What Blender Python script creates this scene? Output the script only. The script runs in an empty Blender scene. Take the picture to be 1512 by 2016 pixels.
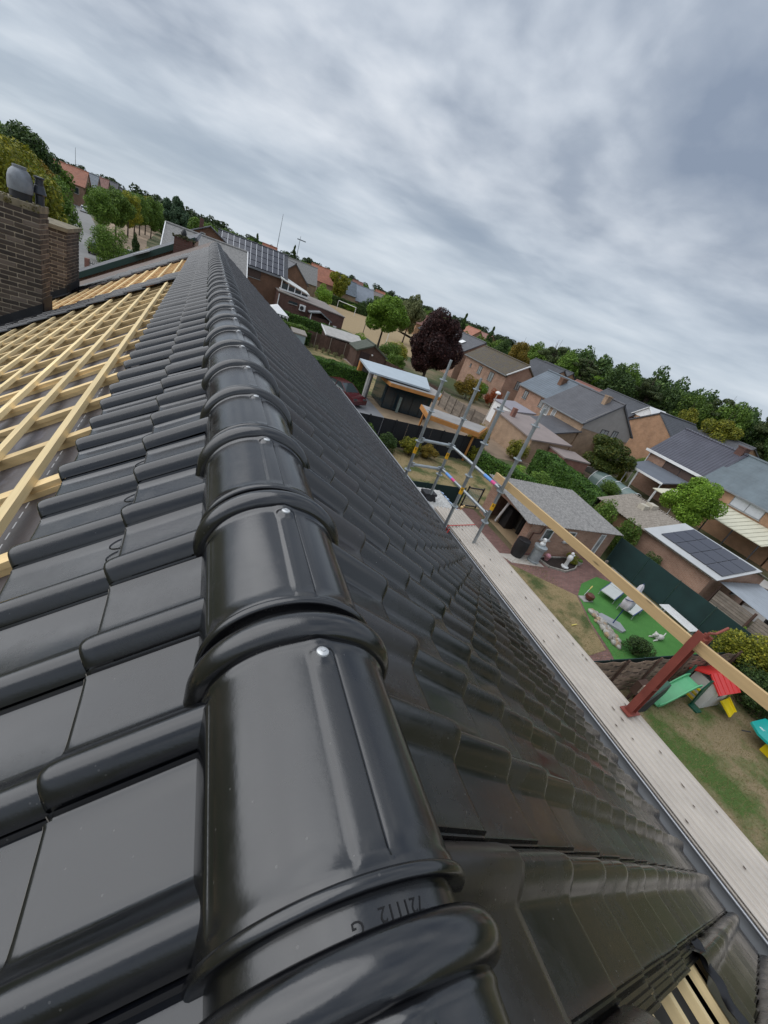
import bpy, math, random
import numpy as np
from mathutils import Vector, Matrix
random.seed(7)
rng = np.random.default_rng(11)
S = bpy.context.scene
COL = S.collection
R = math.radians

# ------------------------------------------------------------------ camera
cam = bpy.data.cameras.new("camera")
cam.sensor_fit = 'VERTICAL'; cam.sensor_height = 36.0
cam.lens = 820.0 / 2016.0 * 36.0
cam.clip_start = 0.02; cam.clip_end = 4000
camo = bpy.data.objects.new("camera", cam); COL.objects.link(camo)
_f, _c, _vp, _roll = 820.0, (756.0, 1008.0), (415.0, 433.5), math.atan(0.39)
def _ray(p): return np.array([(p[0]-_c[0])/_f, -(p[1]-_c[1])/_f, -1.0])
_nd = np.array([-math.sin(_roll), math.cos(_roll)])
_dn = _f*_f / -np.dot(np.array(_vp)-np.array(_c), _nd)
_up = -_ray(np.array(_c)+_nd*_dn); _up /= np.linalg.norm(_up)
_fw = _ray(_vp); _fw /= np.linalg.norm(_fw)
_B = np.array([np.cross(_fw, _up), _fw, _up])
camo.matrix_world = Matrix.Translation((0, 0, 9)) @ Matrix(_B.tolist()).to_4x4()
S.camera = camo

# ------------------------------------------------------------------ world: overcast sky
W = bpy.data.worlds.new("World"); S.world = W; W.use_nodes = True
SUN_EL, SUN_AZ = R(46), R(-70)
def build_world():
    nt = W.node_tree; N = nt.nodes; L = nt.links; N.clear()
    out = N.new('ShaderNodeOutputWorld')
    sky = N.new('ShaderNodeTexSky'); sky.sky_type = 'NISHITA'; sky.sun_disc = False
    sky.sun_elevation = SUN_EL; sky.sun_rotation = SUN_AZ
    bg0 = N.new('ShaderNodeBackground'); bg0.inputs[1].default_value = 0.07
    L.new(sky.outputs[0], bg0.inputs[0])
    tc = N.new('ShaderNodeTexCoord'); sep = N.new('ShaderNodeSeparateXYZ'); L.new(tc.outputs['Generated'], sep.inputs[0])
    def M(op, a, b=None, c=None, clamp=False):
        n = N.new('ShaderNodeMath'); n.operation = op; n.use_clamp = clamp
        for i, v in enumerate((a, b, c)):
            if v is None: continue
            if isinstance(v, (int, float)): n.inputs[i].default_value = v
            else: L.new(v, n.inputs[i])
        return n.outputs[0]
    zp = M('MAXIMUM', sep.outputs[2], 0.0)
    cmb = N.new('ShaderNodeCombineXYZ')
    L.new(sep.outputs[0], cmb.inputs[0]); L.new(sep.outputs[1], cmb.inputs[1])
    L.new(M('MULTIPLY', M('DIVIDE', zp, M('ADD', zp, 0.28)), 2.3), cmb.inputs[2])   # layers crowd towards the horizon
    def noise(scale, detail, rough, dist=0.0, off=0.0):
        mp = N.new('ShaderNodeMapping'); mp.inputs['Location'].default_value = (off, off*0.7, off*1.3)
        L.new(cmb.outputs[0], mp.inputs[0])
        n = N.new('ShaderNodeTexNoise'); n.inputs['Scale'].default_value = scale; n.inputs['Detail'].default_value = detail
        n.inputs['Roughness'].default_value = rough; n.inputs['Distortion'].default_value = dist
        L.new(mp.outputs[0], n.inputs[0]); return n.outputs[0]
    a = noise(2.1, 2, 0.45, 0.1, 5.3); b = noise(5.0, 3, 0.5, 0.25, 9.0); c = noise(14.0, 4, 0.55, 0.2, 3.0)
    mixv = M('ADD', M('ADD', M('MULTIPLY', a, 0.52), M('MULTIPLY', b, 0.36)), M('MULTIPLY', c, 0.12))
    rp = N.new('ShaderNodeValToRGB'); e = rp.color_ramp.elements
    e[0].position = 0.36; e[0].color = (0.165, 0.20, 0.26, 1)
    e[1].position = 0.66; e[1].color = (0.53, 0.555, 0.59, 1)
    k = rp.color_ramp.elements.new(0.46); k.color = (0.245, 0.28, 0.335, 1)
    k = rp.color_ramp.elements.new(0.54); k.color = (0.36, 0.395, 0.445, 1)
    L.new(mixv, rp.inputs[0])
    # overcast luminance: dimmer near the horizon, brighter overhead
    lum = M('ADD', 0.92, M('MULTIPLY', M('MAXIMUM', sep.outputs[2], 0.0), 0.38))
    hz = N.new('ShaderNodeMix'); hz.data_type = 'RGBA'
    hf = N.new('ShaderNodeMapRange'); hf.inputs[1].default_value = 0.0; hf.inputs[2].default_value = 0.22
    hf.inputs[3].default_value = 0.62; hf.inputs[4].default_value = 0.0; L.new(sep.outputs[2], hf.inputs[0])
    L.new(hf.outputs[0], hz.inputs[0]); L.new(rp.outputs[0], hz.inputs[6]); hz.inputs[7].default_value = (0.40, 0.47, 0.545, 1)
    bg1 = N.new('ShaderNodeBackground'); L.new(hz.outputs[2], bg1.inputs[0]); L.new(lum, bg1.inputs[1])
    mx = N.new('ShaderNodeMixShader'); mx.inputs[0].default_value = 0.93
    L.new(bg0.outputs[0], mx.inputs[1]); L.new(bg1.outputs[0], mx.inputs[2]); L.new(mx.outputs[0], out.inputs[0])
build_world()
sun = bpy.data.lights.new("sun", 'SUN'); sun.energy = 1.4; sun.angle = R(88); sun.color = (1.0, 0.995, 0.99)
suno = bpy.data.objects.new("sun", sun); COL.objects.link(suno)
_sd = Vector((math.sin(SUN_AZ)*math.cos(SUN_EL), math.cos(SUN_AZ)*math.cos(SUN_EL), math.sin(SUN_EL)))
suno.rotation_euler = _sd.to_track_quat('Z', 'Y').to_euler()
S.view_settings.view_transform = 'Standard'; S.view_settings.look = 'None'
S.view_settings.exposure = 0.62; S.view_settings.gamma = 1.0
S.view_settings.use_curve_mapping = False

# ------------------------------------------------------------------ object helpers
ORG = {}
def tag(o, label=None, cat=None, group=None, kind=None):
    if label: o['label'] = label
    if cat: o['category'] = cat
    if group: o['group'] = group
    if kind: o['kind'] = kind
    return o
def thing(name, label, cat, loc=(0, 0, 0), group=None, rz=0.0):
    o = bpy.data.objects.new(name, None); COL.objects.link(o); o.location = loc; o.rotation_euler = (0, 0, rz)
    o.empty_display_size = 0.2
    ORG[o.name] = Vector(loc); return tag(o, label, cat, group)
def link(name, me, parent=None, M=None):
    o = bpy.data.objects.new(name, me); COL.objects.link(o)
    if parent is not None:
        o.parent = parent; ORG[o.name] = ORG[parent.name]
    else: ORG[o.name] = Vector((0, 0, 0))
    if M is not None:
        M = M.copy()
        if parent is not None: M.translation = M.translation - ORG[parent.name]
        o.matrix_basis = M
    return o
class MB:
    def __init__(s): s.v = []; s.f = []
    def add(s, vs, fs):
        b = len(s.v); s.v += [tuple(p) for p in vs]; s.f += [tuple(i+b for i in f) for f in fs]; return s
    def box(s, x0, x1, y0, y1, z0, z1):
        return s.add([(x0,y0,z0),(x1,y0,z0),(x1,y1,z0),(x0,y1,z0),(x0,y0,z1),(x1,y0,z1),(x1,y1,z1),(x0,y1,z1)],
                     [(0,3,2,1),(4,5,6,7),(0,1,5,4),(1,2,6,5),(2,3,7,6),(3,0,4,7)])
    def obox(s, c, sx, sy, sz, rot=None):
        c = Vector(c); M = rot or Matrix.Identity(3); P = []
        for dz in (-1, 1):
            for dx, dy in ((-1,-1),(1,-1),(1,1),(-1,1)): P.append(c + M @ Vector((dx*sx/2, dy*sy/2, dz*sz/2)))
        return s.add(P, [(0,3,2,1),(4,5,6,7),(0,1,5,4),(1,2,6,5),(2,3,7,6),(3,0,4,7)])
    def prism(s, poly, z0, z1):
        n = len(poly); P = [(p[0],p[1],z0) for p in poly] + [(p[0],p[1],z1) for p in poly]
        a = sum(poly[i][0]*poly[(i+1)%n][1]-poly[(i+1)%n][0]*poly[i][1] for i in range(n))
        idx = list(range(n)) if a > 0 else list(range(n))[::-1]
        fs = [tuple(idx[::-1]), tuple(i+n for i in idx)] + [(idx[i], idx[(i+1)%n], idx[(i+1)%n]+n, idx[i]+n) for i in range(n)]
        return s.add(P, fs)
    def ext(s, poly, d):                         # polygon of 3-D points swept by the vector d
        n = len(poly); d = Vector(d); P = [Vector(p) for p in poly]; P += [p+d for p in P]
        return s.add(P, [tuple(range(n))[::-1], tuple(range(n, 2*n))] + [(i, (i+1)%n, (i+1)%n+n, i+n) for i in range(n)])
    def slab(s, q, t):                           # quad with thickness t below it
        q = [Vector(p) for p in q]; n = (q[1]-q[0]).cross(q[3]-q[0]).normalized()
        if n.z < 0: q = [q[0], q[3], q[2], q[1]]; n = -n
        return s.ext([p - n*t for p in q], n*t)
    def cyl(s, p0, p1, r0, r1=None, n=10, caps=True):
        p0 = Vector(p0); p1 = Vector(p1); r1 = r0 if r1 is None else r1
        d = (p1-p0).normalized(); a = d.orthogonal().normalized(); b = d.cross(a)
        P = []
        for p, r in ((p0, r0), (p1, r1)):
            for i in range(n):
                t = 2*math.pi*i/n; P.append(p + a*math.cos(t)*r + b*math.sin(t)*r)
        fs = [(i, (i+1)%n, (i+1)%n+n, i+n) for i in range(n)]
        if caps: fs += [tuple(range(n))[::-1], tuple(range(n, 2*n))]
        return s.add(P, fs)
    def tube(s, pts, rs, n=8):
        if isinstance(rs, (int, float)): rs = [rs]*len(pts)
        for i in range(len(pts)-1): s.cyl(pts[i], pts[i+1], rs[i], rs[i+1], n)
        return s
    def lathe(s, prof, c=(0,0,0), n=16):
        P = []; fs = []
        for r, z in prof:
            for i in range(n):
                t = 2*math.pi*i/n; P.append((c[0]+r*math.cos(t), c[1]+r*math.sin(t), c[2]+z))
        for k in range(len(prof)-1):
            for i in range(n): fs.append((k*n+i, k*n+(i+1)%n, (k+1)*n+(i+1)%n, (k+1)*n+i))
        fs.append(tuple(range(n))[::-1]); fs.append(tuple((len(prof)-1)*n+i for i in range(n)))
        return s.add(P, fs)
    def ball(s, c, rx, ry=None, rz=None, n=10, m=7):
        ry = ry or rx; rz = rz or rx
        prof = [(math.sin(math.pi*k/m), -math.cos(math.pi*k/m)) for k in range(m+1)]
        P = []; fs = []
        for r, z in prof:
            for i in range(n):
                t = 2*math.pi*i/n; P.append((c[0]+rx*r*math.cos(t), c[1]+ry*r*math.sin(t), c[2]+rz*z))
        for k in range(m):
            for i in range(n): fs.append((k*n+i, k*n+(i+1)%n, (k+1)*n+(i+1)%n, (k+1)*n+i))
        return s.add(P, fs)
    def mesh(s, name, m, org=(0,0,0), smooth=None):
        me = bpy.data.meshes.new(name)
        o = Vector(org); me.from_pydata([tuple(Vector(p)-o) for p in s.v], [], s.f); me.materials.append(m)
        if smooth is not None:
            me.polygons.foreach_set('use_smooth', [True]*len(me.polygons)); me.set_sharp_from_angle(angle=R(smooth))
        me.update(); return me
    def build(s, name, m, parent=None, smooth=None):
        org = ORG[parent.name] if parent is not None else (0,0,0)
        return link(name, s.mesh(name, m, org, smooth), parent)
def copy_tree(o, parent=None):
    c = o.copy(); COL.objects.link(c)
    if parent is not None: c.parent = parent; c.matrix_parent_inverse = o.matrix_parent_inverse
    for ch in list(o.children): copy_tree(ch, c)
    return c
def rotz(a): return Matrix.Rotation(a, 3, 'Z')

# ------------------------------------------------------------------ materials
MATS = {}
class NB:
    def __init__(s, name):
        s.m = bpy.data.materials.new(name); s.m.use_nodes = True; s.t = s.m.node_tree; s.N = s.t.nodes; s.L = s.t.links
        s.b = s.N['Principled BSDF']
    def n(s, t, **kw):
        x = s.N.new(t)
        for k, v in kw.items(): setattr(x, k, v)
        return x
    def set(s, sock, v):
        if isinstance(v, bpy.types.NodeSocket): s.L.new(v, sock)
        elif isinstance(v, (tuple, list)) and len(v) == 3 and sock.type == 'RGBA': sock.default_value = (*v, 1)
        else: sock.default_value = v
    def math(s, op, a, b=0.0, clamp=False):
        x = s.n('ShaderNodeMath', operation=op, use_clamp=clamp); s.set(x.inputs[0], a); s.set(x.inputs[1], b); return x.outputs[0]
    def mix(s, f, a, b, blend='MIX'):
        x = s.n('ShaderNodeMix', data_type='RGBA', blend_type=blend); s.set(x.inputs[0], f); s.set(x.inputs[6], a); s.set(x.inputs[7], b); return x.outputs[2]
    def coord(s, kind='Object'):
        if kind == 'World': return s.n('ShaderNodeNewGeometry').outputs['Position']
        return s.n('ShaderNodeTexCoord').outputs[kind]
    def noise(s, co, scale, detail=4, rough=0.55, stretch=None):
        if stretch:
            mp = s.n('ShaderNodeMapping'); mp.inputs['Scale'].default_value = stretch; s.L.new(co, mp.inputs[0]); co = mp.outputs[0]
        x = s.n('ShaderNodeTexNoise'); x.inputs['Scale'].default_value = scale; x.inputs['Detail'].default_value = detail
        x.inputs['Roughness'].default_value = rough; s.L.new(co, x.inputs[0]); return x.outputs[0]
    def ramp(s, f, stops):
        x = s.n('ShaderNodeValToRGB'); e = x.color_ramp.elements
        while len(e) < len(stops): e.new(0.5)
        for i, (p, c) in enumerate(stops): e[i].position = p; e[i].color = (*c, 1) if isinstance(c, tuple) else (c, c, c, 1)
        s.L.new(f, x.inputs[0]); return x.outputs[0]
    def bump(s, h, dist=0.01, strength=0.6):
        x = s.n('ShaderNodeBump'); x.inputs['Distance'].default_value = dist; x.inputs['Strength'].default_value = strength
        s.L.new(h, x.inputs['Height']); s.L.new(x.outputs[0], s.b.inputs['Normal'])
    def fin(s, color, rough=0.7, metal=0.0, ior=None):
        s.set(s.b.inputs['Base Color'], color); s.set(s.b.inputs['Roughness'], rough); s.set(s.b.inputs['Metallic'], metal)
        if ior: s.b.inputs['IOR'].default_value = ior
        return s.m
def C(c, k): return tuple(min(1.0, x*k) for x in c)
def plain(name, c, rough=0.7, var=0.18, scale=6.0, bump=0.0, metal=0.0, ior=None, stretch=None, world=False, rnd=0.0):
    if name in MATS: return MATS[name]
    b = NB(name); co = b.coord('World' if world else 'Object')
    f = b.noise(co, scale, 5, 0.6, stretch)
    col = b.mix(b.ramp(f, [(0.3, 0.0), (0.7, 1.0)]), C(c, 1-var), C(c, 1+var))
    if rnd:
        oi = b.n('ShaderNodeObjectInfo').outputs['Random']
        col = b.mix(1.0, col, b.ramp(oi, [(0.0, 1-rnd), (1.0, 1+rnd)]), 'MULTIPLY')
    if bump: b.bump(b.noise(co, scale*4, 4), bump)
    MATS[name] = b.fin(col, rough, metal, ior); return MATS[name]
def brickmat(name, c1, c2, mortar, bw=0.22, rh=0.075, ms=0.009, var=0.3, bias=0.0):
    b = NB(name); p = b.coord('World'); sp = b.n('ShaderNodeSeparateXYZ'); b.L.new(p, sp.inputs[0])
    u = b.math('ADD', sp.outputs[0], sp.outputs[1]); cm = b.n('ShaderNodeCombineXYZ'); b.L.new(u, cm.inputs[0]); b.L.new(sp.outputs[2], cm.inputs[1])
    t = b.n('ShaderNodeTexBrick'); b.L.new(cm.outputs[0], t.inputs[0])
    for k, v in (('Scale', 1.0), ('Brick Width', bw), ('Row Height', rh), ('Mortar Size', ms), ('Bias', bias)): t.inputs[k].default_value = v
    for k, v in (('Color1', c1), ('Color2', c2), ('Mortar', mortar)): t.inputs[k].default_value = (*v, 1)
    nz = b.noise(p, 1.1, 5, 0.6); col = b.mix(1.0, t.outputs[0], b.ramp(nz, [(0.25, 1-var), (0.75, 1+var*0.6)]), 'MULTIPLY')
    b.bump(b.math('SUBTRACT', 1.0, t.outputs['Fac']), 0.006, 0.7)
    return b.fin(col, 0.88)
def pavemat(name, c1, c2, mortar, bw=0.2, rh=0.1, ms=0.006, var=0.25):
    b = NB(name); p = b.coord('World')
    t = b.n('ShaderNodeTexBrick'); b.L.new(p, t.inputs[0])
    for k, v in (('Scale', 1.0), ('Brick Width', bw), ('Row Height', rh), ('Mortar Size', ms)): t.inputs[k].default_value = v
    for k, v in (('Color1', c1), ('Color2', c2), ('Mortar', mortar)): t.inputs[k].default_value = (*v, 1)
    nz = b.noise(p, 0.9, 6, 0.65); col = b.mix(1.0, t.outputs[0], b.ramp(nz, [(0.25, 1-var), (0.75, 1+var)]), 'MULTIPLY')
    b.bump(b.math('SUBTRACT', 1.0, t.outputs['Fac']), 0.006, 0.7); return b.fin(col, 0.9)
def roofmat(name, c, tile=0.25, course=0.3, rough=0.55, h=0.03, axis='y', var=0.2, moss=None):
    # interlocking tiles seen from afar: relief only
    b = NB(name); p = b.coord('World'); sp = b.n('ShaderNodeSeparateXYZ'); b.L.new(p, sp.inputs[0])
    a, d = (sp.outputs[1], sp.outputs[0]) if axis == 'y' else (sp.outputs[0], sp.outputs[1])
    w = b.math('ABSOLUTE', b.math('SINE', b.math('MULTIPLY', a, math.pi/tile)))
    q = b.math('FRACT', b.math('DIVIDE', sp.outputs[2], course*0.6))
    b.bump(b.math('ADD', w, b.math('MULTIPLY', q, -0.7)), h, 0.9)
    nz = b.noise(p, 0.8, 6, 0.65); col = b.mix(b.ramp(nz, [(0.3, 0.0), (0.7, 1.0)]), C(c, 1-var), C(c, 1+var))
    if moss: col = b.mix(b.ramp(b.noise(p, 2.2, 7, 0.7), [(0.42, 0.0), (0.56, 1.0)]), col, moss)
    return b.fin(col, rough)
def leafmat(name, c1, c2, c3=None, trans=0.25):
    if name in MATS: return MATS[name]
    b = NB(name); g = b.n('ShaderNodeNewGeometry'); oi = b.n('ShaderNodeObjectInfo')
    r = g.outputs['Random Per Island']
    f = b.math('ADD', b.math('MULTIPLY', r, 0.6), b.math('MULTIPLY', b.noise(b.coord('Object'), 0.55, 3), 0.4))
    col = b.ramp(f, [(0.2, c1), (0.62, c2), (0.85, c3 or C(c2, 1.35))])
    col = b.mix(1.0, col, b.ramp(oi.outputs['Random'], [(0.0, 0.8), (1.0, 1.2)]), 'MULTIPLY')
    b.fin(col, 0.55); b.b.inputs['Specular IOR Level'].default_value = 0.3
    tr = b.n('ShaderNodeBsdfTranslucent'); b.L.new(col, tr.inputs[0])
    mx = b.n('ShaderNodeMixShader'); mx.inputs[0].default_value = trans
    b.L.new(b.b.outputs[0], mx.inputs[1]); b.L.new(tr.outputs[0], mx.inputs[2]); b.L.new(mx.outputs[0], b.N['Material Output'].inputs[0])
    MATS[name] = b.m; return b.m

def tilemat(name, c, rough, ior, speck=0.0, tint=0.1, tint2=None):
    b = NB(name); co = b.coord('Object'); oi = b.n('ShaderNodeObjectInfo').outputs['Random']
    wp = b.coord('World')
    big = b.noise(wp, 2.4, 6, 0.6); fine = b.noise(wp, 170.0, 3, 0.6)
    col = b.mix(1.0, (*c,), b.ramp(oi, [(0.0, 1-tint), (1.0, 1+tint)]), 'MULTIPLY')
    if tint2: col = b.mix(b.ramp(oi, [(0.72, 0.0), (0.8, 1.0)]), col, tint2)
    if speck:
        v = b.n('ShaderNodeTexVoronoi'); v.inputs['Scale'].default_value = 55.0; b.L.new(wp, v.inputs[0])
        sp = b.math('MULTIPLY', b.math('LESS_THAN', v.outputs['Distance'], 0.075), b.math('GREATER_THAN', b.noise(wp, 9.0, 2), 0.52))
        col = b.mix(b.math('MULTIPLY', sp, speck), col, (0.32, 0.31, 0.29))
    dust = b.ramp(b.noise(wp, 5.0, 7, 0.7), [(0.45, 0.0), (0.75, 1.0)])
    rg = b.math('ADD', rough, b.math('MULTIPLY', b.math('SUBTRACT', big, 0.5), 0.22))
    rg = b.math('ADD', rg, b.math('MULTIPLY', dust, 0.20)); rg = b.math('ADD', rg, b.math('MULTIPLY', oi, 0.05))
    col = b.mix(b.math('MULTIPLY', dust, 0.30), col, (0.016, 0.0145, 0.013))
    b.bump(b.math('ADD', b.math('MULTIPLY', fine, 0.30), b.math('MULTIPLY', b.noise(wp, 14.0, 3), 0.75)), 0.0010, 0.4)
    return b.fin(col, rg, 0.0, ior)
M_tileL = tilemat('glazed_black_tile', (0.0035, 0.0042, 0.0062), 0.15, 1.72, 0.12)
M_tileR = tilemat('matt_black_tile', (0.0055, 0.005, 0.005), 0.20, 1.75, 0.5, 0.2, (0.014, 0.0095, 0.0085))
M_ridge = tilemat('ridge_tile_glaze', (0.004, 0.0042, 0.0055), 0.16, 1.80, 0.12)
M_edge = plain('worn_tile_edge', (0.21, 0.19, 0.165), 0.5, 0.4, 30, world=True)
def woodmat(name, c, ax=1, var=0.18):
    b = NB(name); co = b.coord('Object'); st = [14, 14, 14]; st[ax] = 0.9
    g = b.noise(co, 1.6, 6, 0.65, tuple(st)); oi = b.n('ShaderNodeObjectInfo').outputs['Random']
    col = b.mix(b.ramp(g, [(0.3, 0.0), (0.7, 1.0)]), C(c, 1-var), C(c, 1+var))
    kn = b.n('ShaderNodeTexVoronoi'); kn.inputs['Scale'].default_value = 3.0
    mp = b.n('ShaderNodeMapping'); mp.inputs['Scale'].default_value = tuple(0.6 if i == ax else 3.0 for i in range(3)); b.L.new(co, mp.inputs[0]); b.L.new(mp.outputs[0], kn.inputs[0])
    col = b.mix(b.ramp(kn.outputs['Distance'], [(0.05, 0.9), (0.12, 0.0)]), col, C(c, 0.38))
    col = b.mix(1.0, col, b.ramp(oi, [(0.0, 0.82), (1.0, 1.14)]), 'MULTIPLY')
    b.bump(g, 0.002, 0.4); return b.fin(col, 0.75)
M_batY = woodmat('batten_wood_y', (0.80, 0.62, 0.33), 1)
M_batX = woodmat('batten_wood_x', (0.74, 0.54, 0.27), 0)
M_plank = woodmat('plank_wood', (0.68, 0.47, 0.23), 1, 0.10)
M_zinc = plain('zinc', (0.34, 0.35, 0.37), 0.38, 0.12, 3, 0, 0.7)
M_galv = plain('galvanised_steel', (0.42, 0.45, 0.46), 0.42, 0.15, 9, 0, 0.75)
M_white = plain('white_paint', (0.78, 0.78, 0.77), 0.5, 0.05, 3)
M_dark = plain('dark_frame', (0.03, 0.032, 0.035), 0.5, 0.2, 4)
M_lead = plain('black_flashing', (0.020, 0.021, 0.024), 0.65, 0.3, 6, 0.004, ior=1.4)
M_conc = plain('concrete', (0.36, 0.35, 0.33), 0.9, 0.2, 4, 0.004, world=True)
M_glass = NB('window_glass').fin((0.045, 0.06, 0.065), 0.06, 0.0, 1.6)
M_black = plain('black_plastic', (0.018, 0.018, 0.02), 0.5, 0.2, 5)

# ------------------------------------------------------------------ the house being re-roofed
TH = R(33.6); CT, ST = math.cos(TH), math.sin(TH)
XR, ZR, Y0, Y1 = 0.205, 8.498, -1.35, 14.0        # ridge line at tile-plane height, house length
LOFF, PWL, GAL = -0.02, 0.2195, 0.279
GA, PW = 0.255, 0.205                             # course gauge, tile cover width
house = thing('tiled_house', 'house under re-roofing in the foreground with shiny black tiles and bare battens', 'house', (XR, 6.0, 0))
def roof_pt(side, s, y, h=0.0):                   # side +1 right slope, -1 left slope; s metres down from the ridge line
    if side < 0: h += LOFF
    return Vector((XR + side*(s*CT + h*ST), y, ZR - s*ST + h*CT))
def smooth01(x): x = np.clip(x, 0, 1); return x*x*(3-2*x)
def tile_mesh(name, m, fine=True, marks=False, ks=1.0, GA=GA, wide=False):
    if fine:
        U = [-.034, -.032, -.027, -.024, -.017, -.014, -.009, -.006, 0, .004, .0075, .011, .0145, .019, .05, .09, .118, .130, .1365, .141, .1455, .150, .156, .163, .170, .177, .184, .190, .1955, .200, .2035, .2045]
        Hs = [-.012, -.004, -.003, -.008, -.008, -.002, -.002, -.008, -.007, .0018, -.005, -.005, .0022, 0, 0, 0, 0, .0007, .003, .0075, .0135, .0195, .026, .0318, .0346, .0346, .0318, .0265, .0195, .0115, .005, .0025]
        V = [0, .0, .0026, .006, .011, .019, .030, .05, .14, .235, GA+.045]
    else:
        U = [-.03, -.006, .004, .0075, .0145, .02, .125, .1385, .146, .156, .1665, .178, .189, .198, .2035, .2045]
        Hs = [-.004, -.008, .0018, -.005, .0022, 0, 0, .005, .0145, .026, .034, .0338, .0265, .0145, .004, .002]
        V = [0, .0, .004, .025, .15, GA+.045]
    if wide:                                          # the right-hand tiles carry a fuller roll
        Hs = [h*1.22 if u > .125 else h for u, h in zip(U, Hs)]
        U = [u if u < .125 else .122+(u-.130)*(.0825/.0745) if u >= .130 else u for u in U]
        Hs[-2:] = [.003, .0005]
    st = 0.019; P = []
    for k, v in enumerate(V):
        e = min(1.0, math.sqrt(max(0, 1-(1-min(v/.030, 1))**2)))    # rounded nose
        for u, h in zip(U, Hs):
            z = h*(0.74+0.26*e) if h > 0 else h
            z += st*(1-v/GA) - 0.0055*(1-min(1, v/.010))**2
            vv = v
            roll = math.exp(-((u-.166)/.03)**2)
            if k == 0: z -= 0.016 if h < .01 else 0.016 + h*.35; vv = .003
            vv -= 0.004*roll*(1-min(1, v/.03))
            P.append((u, vv, z))
    n = len(U); F = [(r*n+i, r*n+i+1, (r+1)*n+i+1, (r+1)*n+i) for r in range(len(V)-1) for i in range(n-1)]
    P = [(u*ks, v, z) for u, v, z in P]; mb = MB().add(P, F)
    if marks:
        for uc in (.050, .098):
            arc = [(uc+.019*math.cos(math.pi*t/14), .276-.036*math.sin(math.pi*t/14)) for t in range(15)]
            for i in range(14):
                (a0, b0), (a1, b1) = arc[i], arc[i+1]
                zz = st*(1-((b0+b1)/2)/GA)
                cx_, cy_ = uc, .276; o0 = Vector((a0-cx_, b0-cy_)).normalized()*.0022; o1 = Vector((a1-cx_, b1-cy_)).normalized()*.0022
                mb.add([(a0+o0.x, b0+o0.y, zz-.0005), (a1+o1.x, b1+o1.y, zz-.0005), (a0, b0, zz+.0028), (a1, b1, zz+.0028), (a0-o0.x, b0-o0.y, zz-.0005), (a1-o1.x, b1-o1.y, zz-.0005)],
                       [(0, 1, 3, 2), (2, 3, 5, 4)])
            mb.box(uc-.017, uc+.018, .2690, .2735, 0, .0055)
    me = mb.mesh(name, m, smooth=38 if fine else 50); me.materials.append(M_edge)
    for p in list(me.polygons)[n-1+2:2*(n-1)-3]: p.material_index = 1
    return me
ME_L = tile_mesh('left_tile', M_tileL, True, True, 1.071, GAL); ME_R = tile_mesh('right_tile', M_tileR, True, wide=True)
ME_Llow = tile_mesh('left_tile_far', M_tileL, False, False, 1.071, GAL); ME_Rlow = tile_mesh('right_tile_far', M_tileR, False, wide=True)
def tile_matrix(side, y_o, s_low, jit=True):
    # y_o: the y of the tile's left edge (seen from the eave); s_low: slope position of its lower edge
    u = Vector((0, side, 0)); v = Vector((-side*CT, 0, ST)); w = Vector((side*ST, 0, CT))
    M = Matrix((u, v, w)).transposed()
    if jit:
        M = M @ Matrix.Rotation(random.gauss(0, R(.22)), 3, 'Z') @ Matrix.Rotation(random.gauss(0, R(.45)), 3, 'X') @ Matrix.Rotation(random.gauss(0, R(.3)), 3, 'Y')
    p = roof_pt(side, s_low, y_o, random.gauss(0, .0006)); p.y += random.gauss(0, .0008)
    return Matrix.Translation(p) @ M.to_4x4()
slots = []
ncol = int((Y1-Y0)/PW)
HOLE = {(-1, 2), (-1, 3), (-1, 4), (-1, 5)}                # tiles left out on the right slope
for c in range(-6, 69):
    y = -.033 + c*PW
    if y+.2 > Y1: break
    for k in range(0, 15):
        if (c, k) in HOLE: continue
        slots.append((1, y, .345+GA*k, c, k))
def left_has(y, k):
    if k < 2: return True
    if 7.95 < y < 8.86 or y > 12.5: return k < 15
    return False
for c in range(-6, 69):
    y = .206+.1445 + c*PWL                         # left edge seen from the eave is the far one
    if y > Y1: break
    for k in range(-0, 15):
        if left_has(y, k): slots.append((-1, y, .379+GAL*k, c, k))
def dist(t):
    p = roof_pt(t[0], t[2], t[1]); v = p - Vector((0, 0, 9))
    q = camo.matrix_world.to_3x3().transposed() @ v
    inside = q.z < 0 and abs(q.x/q.z) < .97 and abs(q.y/q.z) < 1.28
    return v.length + (0 if inside else 40)
slots.sort(key=dist)
house_tiles = slots[:300]; rest = slots[300:]
for sd, y, s, c, k in house_tiles:
    far = dist((sd, y, s)) > 5.2
    link('roof_tile', (ME_Llow if far else ME_L) if sd < 0 else (ME_Rlow if far else ME_R), house, tile_matrix(sd, y, s))
for sd, me, nm in ((-1, ME_Llow, 'roof_tile_field'), (1, ME_Rlow, 'roof_tile_field')):
    nv = len(me.vertices); co = np.empty(nv*3); me.vertices.foreach_get('co', co); co = co.reshape(-1, 3)
    fs = [tuple(p.vertices) for p in me.polygons]; V = []; F = []
    for t in [t for t in rest if t[0] == sd and not (t[1] < -1.0)]:
        M = np.array(tile_matrix(sd, t[1], t[2])); b = len(V)*nv
        V.append(co @ M[:3, :3].T + M[:3, 3]); F += [tuple(i+b for i in f) for f in fs]
    mb = MB(); mb.v = [tuple(p) for p in np.concatenate(V)]; mb.f = F
    o = tag(mb.build(nm, M_tileL if sd < 0 else M_tileR, house, 50), kind='stuff'); o.data.materials.append(M_edge)
    mi = np.empty(len(me.polygons), np.int32); me.polygons.foreach_get('material_index', mi)
    o.data.polygons.foreach_set('material_index', np.tile(mi, len(o.data.polygons)//len(mi)))

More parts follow.
